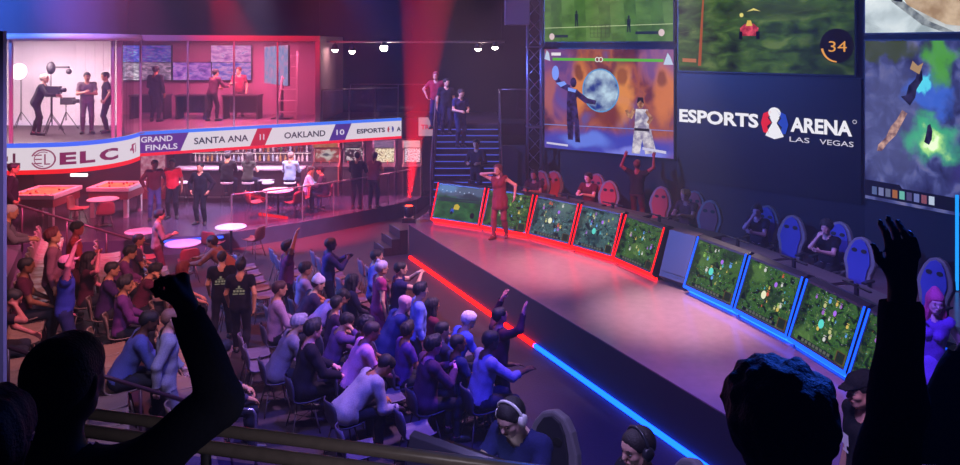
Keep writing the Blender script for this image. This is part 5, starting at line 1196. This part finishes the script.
# --- raked seats at the left
LT = dict(zf=None, chair='tier')
crowd(14, 163, POCKET, 'dark haired man in a black suit standing at the far left under the banner', zf=1.2, top='#1c141c', leg='#1a141c', sk=SK[1], coat=True, sleeve=1.97)
crowd(12, 205, BENT, 'white haired person in grey bending at the far left', zf=1.2, top='#6c6470', leg='#2c2434', sk=SK[0], hc='#b8b0b4', sleeve=1.9)
crowd(51, 229, dict(STAND, nod=-14), 'man in a faded mauve shirt standing and looking up in the raked rows', zf=None, top='#7c4a5c', leg='#3c2434', sk=SK[0], hc='#5c1c24', sleeve=1.9)
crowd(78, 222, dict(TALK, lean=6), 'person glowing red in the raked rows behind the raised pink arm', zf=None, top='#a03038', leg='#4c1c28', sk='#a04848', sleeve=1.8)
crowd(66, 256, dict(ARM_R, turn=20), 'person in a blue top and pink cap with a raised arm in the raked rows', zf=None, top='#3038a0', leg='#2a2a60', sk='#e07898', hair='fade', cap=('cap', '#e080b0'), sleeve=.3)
crowd(90, 252, sit(lean=4, R=(.06, .18, .30), RE=(.8, .1, -.6), palm=(0, .8, .1)), 'person in dark red sitting with a hand held up in the raked rows', top='#4c1c30', sk='#d87888', hair='long', hc='#1c0d14', fem=True, **LT)
crowd(132, 246, S_LEAN, 'man in a plum shirt leaning forward at the back of the raked rows', top='#6c3468', sk=SK[0], sleeve=1.8, **LT)
crowd(139, 234, S0, 'dark haired person seated behind the man in plum', top='#40243c', sk=SK[1], zf=.3, chair='tier')
crowd(160, 210, dict(TALK, turn=0), 'man in a grey brown shirt standing by the pale tables behind the seats', zf=None, top='#7c6460', leg='#5c2030', sk=SK[0], sleeve=1.8)
crowd(158, 264, S_FACE, 'person in a dark red shirt seated in front of the man in grey brown', top='#5c1f38', sk=SK[0], sleeve=1.8, **LT)
crowd(152, 311, S_LEAN, 'man in a blue grey shirt leaning forward beside the man in the grey suit', top='#4c5490', sk=SK[4], hair='fade', sleeve=1.6, size=1.1, **LT)
crowd(172, 309, dict(WALK, step=.15), 'fair haired man in a grey suit standing in the raked rows, below the raised fist', zf=None, top='#8c8890', leg='#6c6874', sk='#d8a090', hc='#8a5c48', coat=True, sleeve=1.97, size=1.05)
crowd(184, 261, S_TURN, 'woman with red brown hair seated behind the raised fist', top='#6c2434', sk='#d89080', hair='long', hc='#6c2018', fem=True, **LT)
crowd(212, 236, REACH, 'person in tan leaning over towards the round pale table', zf=0, face=175, top='#8c5c48', leg='#4c2c34', sk=SK[1], hc='#3c1c1c', sleeve=1.9)
crowd(224, 340, sit(lean=6, turn=10), 'dark haired man in a charcoal top sitting at the bottom of the aisle', zf=0, top='#3c3448', sk=SK[0], sleeve=1.8, size=1.1)
crowd(27, 258, S0, 'person in dark wine red seated by the pale post at the far left', top='#4c1c30', sk=SK[3], **LT)
crowd(113, 262, S_CLAP, 'person in dark violet clapping in the middle of the raked rows', top='#3c2050', sk=SK[5], **LT)
crowd(17, 290, S_FACE, 'person in black seated lowest at the far left of the raked rows', top='#241420', sk='#a86058', **LT)
crowd(126, 276, S0, 'person in purple seated in front of the clapping one in the raked rows', top='#5c2a68', sk=SK[1], sleeve=1.8, **LT)
# --- bar floor
BF = dict(zf=BZ, chair=None)
crowd(155, 160, dict(POCKET, turn=30), 'man in dark red hoodie and jeans, left of three standing on the bar floor', face=-60, top='#4c1c24', leg='#3c4474', sk=SK[3], hair='fade', sleeve=1.95, shoe='#2c2428', **BF)
crowd(172, 159, STAND, 'man in a red shirt, middle of the three standing on the bar floor', face=-85, top='#c02434', leg='#15121a', sk=SK[3], sleeve=.7, **BF)
crowd(200, 163, POCKET, 'man in a black suit standing alone on the bar floor right of the red shirt', face=-95, top='#15131a', leg='#121016', sk=SK[0], coat=True, sleeve=1.97, **BF)
BS = dict(seat=.76, lean=8, L=(-.04, .36, -.24), R=(-.04, .36, -.24), foot=.34, reach=.34, palm=(0, 0, -1))
for i, (lb, kw) in enumerate((('man in black sitting at the bar with his back turned, left of three', dict(top='#191519', sk=SK[1], sleeve=1.97, coat=True)),
        ('woman with long dark hair sitting at the bar in dark green', dict(top='#3c4038', sk='#d8b090', hair='long', hc='#1c1412', fem=True, sleeve=.4)),
        ('man in a pale blue denim shirt sitting at the bar, right of three', dict(top='#8ca0b8', sk=SK[0], sleeve=1.95, hc='#6c5048')))):
    person(lb, (STOOL[(1, 2, 4)[i]], 25.13, BZ), (90, 80, 85)[i], BS, h=.0135, leg='#20243c', **kw)
for px, fc_, lb, kw in ((306, 10, 'man in pale blue sitting at the small bar table with his back turned', dict(top='#8cb0c8', sk=SK[1], leg='#4c5480', hair='fade', sleeve=1.8)), (325, 190, 'man in a dark jacket and cap sitting at the small bar table', dict(top='#2c2c40', sk=SK[0], leg='#2c2838', cap=('cap', '#14121a'), sleeve=1.95))):
    p = at(px, 166, BZ+1.36); p.z = BZ
    shell_chair(p, fc_, 'red shell chair under %s at the small bar table' % ('the man in pale blue' if fc_ == 10 else 'the man in the cap'), 'chairs at the small bar table', '#7a2c38'); person(lb, p, fc_, sit(lean=12, L=(-.06, .36, -.2), R=(-.06, .36, -.2)), h=.0135, **kw)
for px, lb, kw in ((358, 'person in black playing at the black arcade machine', dict(top='#191219', sk=SK[1], leg='#1a1620', sleeve=1.9)), (375, 'person with bare arms playing beside the black arcade machine', dict(top='#a05868', sk='#d0907c', leg='#2c2434', fem=True, hair='pony', sleeve=.2))):
    crowd(px, 152, dict(lean=10, L=(-.02, .36, -.22), R=(-.02, .36, -.22), LE=(.5, -.3, -.9), RE=(.5, -.3, -.9)), lb, face=78, **BF, **kw)
# --- gallery
GF = dict(chair=None)
def up(px, Y, pose, label, face, size=.95, **k): person(label, ((px-CX)*Y/F, Y, GZ), face, pose, size=size, h=.0135, **k)
up(36, 21.3, dict(BENT, lean=22), 'camera operator in dark clothes bending beside the tripod in the white studio', 15, top='#2a2428', leg='#241c24', sk=SK[2], hc='#a89080', sleeve=1.9)
up(87, 21.7, CROSS, 'man in grey with folded arms, left of the two standing in the white studio', -60, top='#6c6064', leg='#5c545c', sk=SK[0], sleeve=.7)
up(107, 21.9, dict(POCKET, turn=20), 'man in black, right of the two standing in the white studio', -150, top='#2c2630', leg='#28242c', sk=SK[0], sleeve=.7)
up(155, 25.0, dict(STAND, L=(-.08, .22, -.34)), 'man in a dark suit with his back turned watching the control room screens', 80, size=1.0, top='#241c28', leg='#2c1c28', sk=SK[1], coat=True, sleeve=1.97)
up(212, 25.2, dict(BENT, lean=16), 'person in a dark top leaning over a desk in the control room', 60, top='#5c2c44', leg='#3c2030', sk=SK[0], sleeve=1.9)
up(239, 26.9, TALK, 'person with reddish hair standing behind the control room desk', -80, top='#8c3048', leg='#4c2438', sk=SK[2], hc='#6c3028', sleeve=.7)
def on_step(px, k, pose, label, face, size=1., **kw):
    z = GZ-rise*math.ceil(k); y = Y0-RUN*(math.ceil(k)-.5); X = (px-CX)*y/F; person(label, (X, y, z), face, pose, size=size, h=.0135, **kw)
on_step(436, 1, HIPS, 'man in a red and dark jersey at the head of the stairs, left of two', -95, top='#8c2438', leg='#1f2048', sk=SK[2], hc='#a04848', sleeve=.65)
on_step(446, 1.9, dict(STAND2, inline=1, step=0), 'player in a black jersey at the head of the stairs, right of two', -75, size=.98, top='#1c1a28', leg='#20203c', sk=SK[2], sleeve=.65)
on_step(460, 4, dict(STAND, L=(-.06, .26, -.30), R=(-.04, .28, -.30), LE=(.6, -.4, -.9), RE=(.6, -.4, -.9), nod=10, spread=0, inline=1), 'player in a dark jersey stepping down the stairs', -60, top='#26244c', leg='#20264c', sk=SK[2], sleeve=.65)
on_step(477, 12, dict(STAND, inline=1, L=(-.02, .3, -.26), R=(-.02, .3, -.26)), 'man in dark blue at the foot of the stairs behind the first desk', -110, top='#1c2030', leg='#15182a', sk=SK[2], sleeve=1.9)
# --- stage
crowd(500, 157, dict(lean=-3, side=5, step=.12, R=(.0, .10, .16), RE=(1, .1, .2), L=(.22, -.02, -.40), LE=(.9, -.2, 0), turn=-10), 'dancing woman in a dark red costume on the stage in front of the red desks', face=-110, zf=None, at_=(19.25, ST), chair=None, top='#7c2430', leg='#7c2c38', sk='#d09088', hair='long', hc='#6c2834', fem=True, sleeve=0, shoe='#6c1820', size=1.02, skirt=('#7c2430', .2, .22), h=.012)
r, J, _ = crowd(936, 293, dict(lean=2, side=-6, turn=12, R=(.06, .16, .10), RE=(1, -.2, -.5), L=(.12, .02, -.46), palm=(-.3, .8, .2)), 'smiling person with long pink hair and a violet costume at the right edge', face=-115, zf=ST, chair=None, top='#6c3cb0', leg='#b08cb8', sk='#d8a0b8', hair='long', hc='#b83078', fem=True, sleeve=0, size=1.0, h=.009, cap=('beanie', '#c04888'), eyes=True, skirt=('#7c50c0', .26, .25))
# --- players behind the desks
PP = sit(seat=.52, lean=8, L=(-.08, .42, -.14), R=(-.08, .42, -.14), foot=.09, palm=(0, 0, -1), reach=.38)
def player(px, py, label, dface, cl, pad, pose=PP, chairx=None, lab2='', **kw):
    face = -122+dface; loc = place(px, py, ST, pose, face, 1., .012)
    person(label, loc, face, pose, h=.012, **kw)
    d = Vector((math.cos(R(face)), math.sin(R(face)), 0)); q = loc-d*.02
    racing_chair(lab2, (q.x, q.y, ST), R(face+90), pad, None); return loc
player(534, 170, 'player with long dark hair at the second red lit desk', 6, 0, '#a02428', top='#3c1424', sk='#a85c60', hair='long', hc='#14090f', lab2='grey racing chair with a red inset at the second red lit desk')
player(588, 173, 'player wearing a dark headset at the fourth red lit desk', -4, 0, '#a02428', top='#5c1420', sk='#e0a0a8', headset='#2a1420', hc='#241018', lab2='grey racing chair with a red inset at the fourth red lit desk')
player(685, 190, 'fair haired player leaning back beside the blank console', -8, 0, '#a03040', top='#5c2a3c', sk='#c88080', hc='#b87848', hair='quiff', lab2='grey racing chair with a dull red inset behind the fair haired player', pose=dict(PP, turn=-25))
player(757, 205, 'player with a hand on the chin behind the second blue lit desk', -14, 0, '#2c3498', top='#1c1c38', sk='#b890b0', headset='#20203c', hc='#14121c', lab2='racing chair with a blue inset behind the player with a hand on the chin', pose=dict(PP, R=(-.16, .20, .10), RE=(.5, .3, -.9), palm=(-.4, -.7, .2), turn=15))
player(826, 221, 'dark haired player in glasses and black shirt behind the third blue lit desk', -22, 0, '#2c3498', top='#14141f', sk='#c898a0', hair='curly', hc='#0f0d18', lab2='racing chair with a blue inset behind the player in black', pose=dict(PP, R=(-.14, .24, .06), RE=(.5, .3, -.9), palm=(-.4, -.7, .2), turn=10))
# empty racing chairs, each beside its player
for px, py, lb, pad, f in ((549, 174, 'empty racing chair with a red inset right of the long haired player', '#a02428', -118), (604, 184, 'empty racing chair with a red inset left of the cheering player', '#a02428', -122), (655, 190, 'racing chair with a red inset right of the cheering player', '#a02428', -128),
        (703, 204, 'empty racing chair with a dull red inset beside the fair haired player', '#7a3048', -132), (784, 219, 'empty racing chair with a blue inset right of the chin resting player', '#2c3498', -138), (850, 241, 'empty racing chair with a blue inset right of the player in black', '#2c3498', -146), (924, 262, 'empty blue racing chair beside the pink haired person', '#3438a8', -150)):
    p = at(px, py-2, ST+1.36); racing_chair(lb, (p.x, p.y, ST), R(f+90), pad)
crowd(637, 160, dict(lean=3, R=(.22, .08, .42), L=(.16, .05, .40), RE=(1, -.2, -.2), LE=(1, -.2, -.2), palm=(0, .6, .2), nod=-14, curl=.2), 'cheering player in a black and red jersey with both arms up, seen from behind', zf=ST, face=62, chair=None, top='#34251f', leg='#6c2a2c', sk='#a8483c', hair='fade', hc='#7c3c28', sleeve=.5, size=1.0)
# --- middle platform: players under the balcony
GP = sit(seat=.52, lean=16, nod=16, L=(-.02, .42, -.16), R=(-.06, .42, -.16), foot=.09, reach=.36, palm=(0, 0, -1))
def close(px, py, label, face, pose, lab2=None, size=1.04, **kw):
    loc = place(px, py, MZ, pose, face, size, .008); r, J = person(label, loc, face, pose, size=size, h=.008, eyes=True, **kw)
    if lab2:
        d = Vector((math.cos(R(face)), math.sin(R(face)), 0)); q = loc-d*.03; racing_chair(lab2, (q.x, q.y, MZ), R(face+90), '#1c1a28', None, .86)
    return r, J, loc
r, J, L1 = close(507, 404, 'gamer in a navy T-shirt and white headset looking down at the bottom centre', -128, GP, 'black racing chair of the gamer in the white headset', top='#20245c', sk='#e0b8b0', headset='#f0eef4', hc='#1c1620', hair='fade', sleeve=.6)
mb = MB(); T = J['torso']
for x0, z0, x1, z1 in ((-.05, .22, .05, .29), (-.03, .29, .0, .32), (.01, .29, .03, .31), (-.06, .17, -.02, .20), (-.01, .17, .03, .20), (.04, .17, .06, .20), (-.06, .14, .06, .155)): mb.add([T @ Vector((x, .135, z)) for x, z in ((x0, z0), (x1, z0), (x1, z1), (x0, z1))], [(3, 2, 1, 0)])
mb.build('chest_print', mat('#e8e6f0', .6), r)
r, J, L2 = close(636, 430, 'gamer in black with a dark headset looking left at the bottom edge', -152, dict(GP, nod=2, lean=10), 'black racing chair of the gamer in the dark headset', top='#15151f', sk='#d8a898', headset='#2c2c34', hc='#241c1c', hair='fade', sleeve=.6)
r, J, L3 = close(861, 373, 'man in a black cap and black shirt standing at the lower right, facing left', -172, dict(STAND, nod=4), None, top='#16161e', leg='#14141c', sk='#c89088', cap=('cap', '#14141c'), hc='#1c1618', hair='fade', sleeve=.6, size=1.0)
mb = MB(); q = J['torso'] @ Vector((.20, 0.05, .40))
T = J['torso']
for x0, z0, x1, z1 in ((.02, .30, .10, .38), (.045, .27, .075, .30), (.03, .25, .09, .27)): mb.add([T @ Vector((x, .142, z)) for x, z in ((x0, z0), (x1, z0), (x1, z1), (x0, z1))], [(3, 2, 1, 0)])
mb.build('chest_emblem', mat('#e8e6f0', .6), r)
# desks of the gamers
def gamer_desk(a, b, lb):
    a, b = Vector(a), Vector(b); an = math.atan2(b.y-a.y, b.x-a.x); w_ = (b-a).length; c = (a+b)/2
    t = thing('gamer_desk', lb, 'desk', (c.x, c.y, MZ), an)
    prof = [(.0, 0), (-.10, .14), (.06, 1.08), (.12, 1.10), (.14, 1.06), (.12, 0)]; n = len(prof); mb = MB()
    mb.add([(x, y, z) for x in (-w_/2, w_/2) for y, z in prof], [tuple(range(n)), tuple(range(n, 2*n))[::-1]]+[(i, n+i, n+(i+1) % n, (i+1) % n) for i in range(n)]); mb.build('front_panel', mat('#4a4858', .35), t, .006)
    MB().box((0, .30, .74), (w_, .36, .04)).build('worktop', mat('#2a2834', .5), t)
    for s in (-1, 1): MB().box((s*(w_/2-.03), .28, .36), (.05, .3, .72)).build('leg', mat('#1f1d28', .5), t)
    for q in (.62, -.35):
        m_ = MB().box((q, .16, .94), (.52, .03, .28)).build('monitor', mat('#111018', .4), t); mb = MB(); mb.quad(Vector((q+.25, .177, .81)), Vector((q-.25, .177, .81)), Vector((q-.25, .177, 1.07)), Vector((q+.25, .177, 1.07))); mb.build('display', emit('#c8d0ff', 1.3), m_)
pa, pb = at(404, 436, MZ+1.10), at(462, 457, MZ+1.10); dd = (pb-pa).normalized()
gamer_desk((pa.x, pa.y), ((pa+dd*1.75).x, (pa+dd*1.75).y), 'grey slanted desk front in front of the gamer in the white headset')
# --- dark spectators on the balcony
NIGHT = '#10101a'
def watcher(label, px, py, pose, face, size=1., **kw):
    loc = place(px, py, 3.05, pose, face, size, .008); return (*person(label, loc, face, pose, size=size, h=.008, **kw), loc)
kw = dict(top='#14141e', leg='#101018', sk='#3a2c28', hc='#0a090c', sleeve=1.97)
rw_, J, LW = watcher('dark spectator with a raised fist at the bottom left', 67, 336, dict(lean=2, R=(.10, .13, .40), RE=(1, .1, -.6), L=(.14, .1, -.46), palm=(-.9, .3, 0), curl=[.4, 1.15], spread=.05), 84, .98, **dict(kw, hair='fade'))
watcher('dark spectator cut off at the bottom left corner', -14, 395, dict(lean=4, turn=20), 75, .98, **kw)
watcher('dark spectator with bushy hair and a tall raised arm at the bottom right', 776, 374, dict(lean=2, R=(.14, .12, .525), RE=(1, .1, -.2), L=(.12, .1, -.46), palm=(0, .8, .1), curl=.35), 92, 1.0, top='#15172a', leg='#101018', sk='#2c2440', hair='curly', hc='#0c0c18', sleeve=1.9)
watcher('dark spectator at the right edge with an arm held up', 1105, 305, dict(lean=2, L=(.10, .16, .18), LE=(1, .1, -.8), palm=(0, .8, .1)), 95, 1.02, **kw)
# --- empty chairs
def free(p, d=.5): return all((Vector((p.x, p.y))-Vector((q.x, q.y))).length > d for _, q in NEARBAG) and all((Vector((p.x, p.y))-Vector((q.x, q.y))).length > d*.98 for q in CHAIRS)
for X0, y0, y1 in ((2.35, 11.5, 15.6), (3.05, 9.9, 18.4), (3.95, 10.4, 18.6), (4.85, 11.2, 18.4), (5.7, 13.0, 17.8)):
    Y = y0
    while Y < y1:
        p = xu(X0, Y)
        if free(p): shell_chair(p, FACE+RNG.uniform(-4, 4), 'empty shell chair in the rows on the arena floor', 'empty shell chairs on the arena floor', '#5c5268')
        Y += .51
for a, b, z, c in TIER:
    Y = 9.0
    while Y < 16.9:
        p = xu(c, Y, z)
        if free(p, .40): shell_chair(p, FACE, 'empty tan shell chair on the raked rows at the left', 'empty tan shell chairs on the raked rows', '#7a6454')
        Y += .43
for i in range(len(NEARBAG)):
    for j in range(i):
        if (NEARBAG[i][1]-NEARBAG[j][1]).length < .42: print('CLOSE', round((NEARBAG[i][1]-NEARBAG[j][1]).length, 2), '|', NEARBAG[i][0][:50], '|', NEARBAG[j][0][:50])
# ================================================================== light
LK = 5.0
def lamp(kind, loc, col, power, target=None, angle=40, blend=.6, size=.3, size_y=None, name='light'):
    l = bpy.data.lights.new(name, kind); l.color = lin(col); l.energy = power*LK
    o = bpy.data.objects.new(name, l); C.objects.link(o); o.location = loc
    if target is not None: o.rotation_euler = (Vector(target)-Vector(loc)).to_track_quat('-Z', 'Y').to_euler()
    if kind == 'SPOT': l.spot_size = R(angle); l.spot_blend = blend; l.shadow_soft_size = size
    elif kind == 'AREA':
        l.size = size
        if size_y: l.shape = 'RECTANGLE'; l.size_y = size_y
    else: l.shadow_soft_size = size
    return o
# stage wash
lamp('SPOT', (-1.0, 13, 7.6), '#ffa0a8', 1100, (1.0, 17.5, ST), 46, .9)
lamp('SPOT', (1.5, 9, 7.6), '#d0a0f0', 700, (4.3, 12.2, ST), 40, .9)
lamp('SPOT', (4.0, 15.5, 7.6), '#ffe4e4', 1700, (3.5, 13.9, ST), 32, 1.0)
lamp('SPOT', (3.0, 18, 7.6), '#ffc0c0', 1300, (1.9, 16.8, ST), 32, 1.0)
lamp('SPOT', (2.5, 7, 7.6), '#7060f0', 900, (4.6, 9.3, ST), 46, .9)
# players and screen wall
lamp('SPOT', (0, 16, 7.6), '#ff6068', 380, (3.2, 20.0, 1.2), 36, .8)
lamp('SPOT', (3.5, 11.5, 7.6), '#a090ff', 420, (6.4, 13.8, 1.0), 42, .8)
# crowd
lamp('SPOT', (1.5, 13, 7.6), '#e0a4ea', 1000, (-1.4, 13, .5), 52, .9)
lamp('SPOT', (-1.0, 9, 7.6), '#5850ff', 700, (-1.6, 10.6, 0), 60, .9)
lamp('SPOT', (2.2, 8, 7.6), '#2a28ff', 700, (1.2, 10.6, 0), 40, .9)
lamp('SPOT', (-3, 15, 7.6), '#ff6848', 700, (-2.6, 18.2, 0), 60, .9)
lamp('SPOT', (-3, 10, 7.6), '#ff98a0', 520, (-7.0, 13.5, .8), 60, .9)
lamp('SPOT', (-2.5, 7, 7.6), '#b0a0d8', 420, (-4.6, 10.4, .5), 55, .9)
# beams
lamp('SPOT', tuple(UPL+Vector((0, 0, .02))), '#ff0c14', 26000, tuple(UPL+Vector((.45, .0, 5))), 17, .35, .04)
lamp('SPOT', (-7, 20.5, 7.9), '#ff2040', 4200, (-5.6, 23.0, 1.0), 34, .6, .1)
lamp('SPOT', (-13.5, 17, 7.7), '#5080ff', 3000, (-7.5, 18, 5.0), 60, .8, .1)
lamp('SPOT', (-4.5, 22, 7.7), '#9090ff', 700, (-3.0, 23, 6.4), 40, .8, .1)
lamp('SPOT', (-6, 14, 7.7), '#ff60a8', 1900, (-9.5, 18.5, 2.0), 60, .8, .1)
lamp('SPOT', (-6, 17.5, 7.6), '#ff2038', 700, (-6.6, 23.8, 6.8), 50, .9, .1)
lamp('SPOT', (-12.5, 15.5, 7.6), '#4a88ff', 500, (-12.4, 19.6, 6.6), 60, .9, .1)
lamp('SPOT', (-9, 16, 7.6), '#a080e8', 420, (-9.6, 20.3, 6.7), 50, .9, .1)
# rooms
lamp('AREA', (-12.4, 21.6, 5.55), '#fff0ee', 115, (-12.4, 21.9, 3), size=2.6, size_y=2.0)
lamp('AREA', (-7.6, 25.4, 5.55), '#ffa8c0', 150, (-7.6, 25.6, 3), size=3.6, size_y=2.0)
lamp('AREA', (-7.2, 25.2, 2.44), '#f0c8f0', 60, (-7.2, 25.2, 0), size=4.5, size_y=1.2)
lamp('AREA', (-3.6, 26.3, 2.44), '#ff90b0', 45, (-3.6, 26.3, 0), size=2.6, size_y=.6)
lamp('AREA', (-11.8, 23.4, 2.44), '#ff6080', 50, (-11.8, 23.4, 0), size=3.5, size_y=3)
lamp('SPOT', (-5, 18, 7.7), '#c8c0ff', 1700, (-6.8, 23.2, BZ), 40, .8)
# stairs
lamp('SPOT', (-1.6, 21.0, 7.7), '#e0b0e8', 260, (-.7, 24.2, 3.2), 26, .8)
# balcony rim, rail and middle platform
lamp('SPOT', (3.5, 6.5, 7.6), '#2a60ff', 300, (1.3, 1.5, 4.3), 40, .8)
lamp('SPOT', (.25, 1.2, 4.75), '#e8dcf0', 6, (-.55, 2.85, 4.1), 62, .8, .1)  # added unseen spot near the camera, only to brighten the balcony rail
lamp('SPOT', (.0, 3.4, 7.6), '#b8a8ff', 220, (1.2, 5.6, 2.3), 60, .8)
lamp('SPOT', (2.0, 3.8, 7.5), '#e0b0e0', 130, (2.7, 5.5, 2.9), 24, .8)
lamp('SPOT', (-.6, 8.2, 6.8), '#b8a8ff', 120, (.9, 5.6, 2.7), 26, .8)
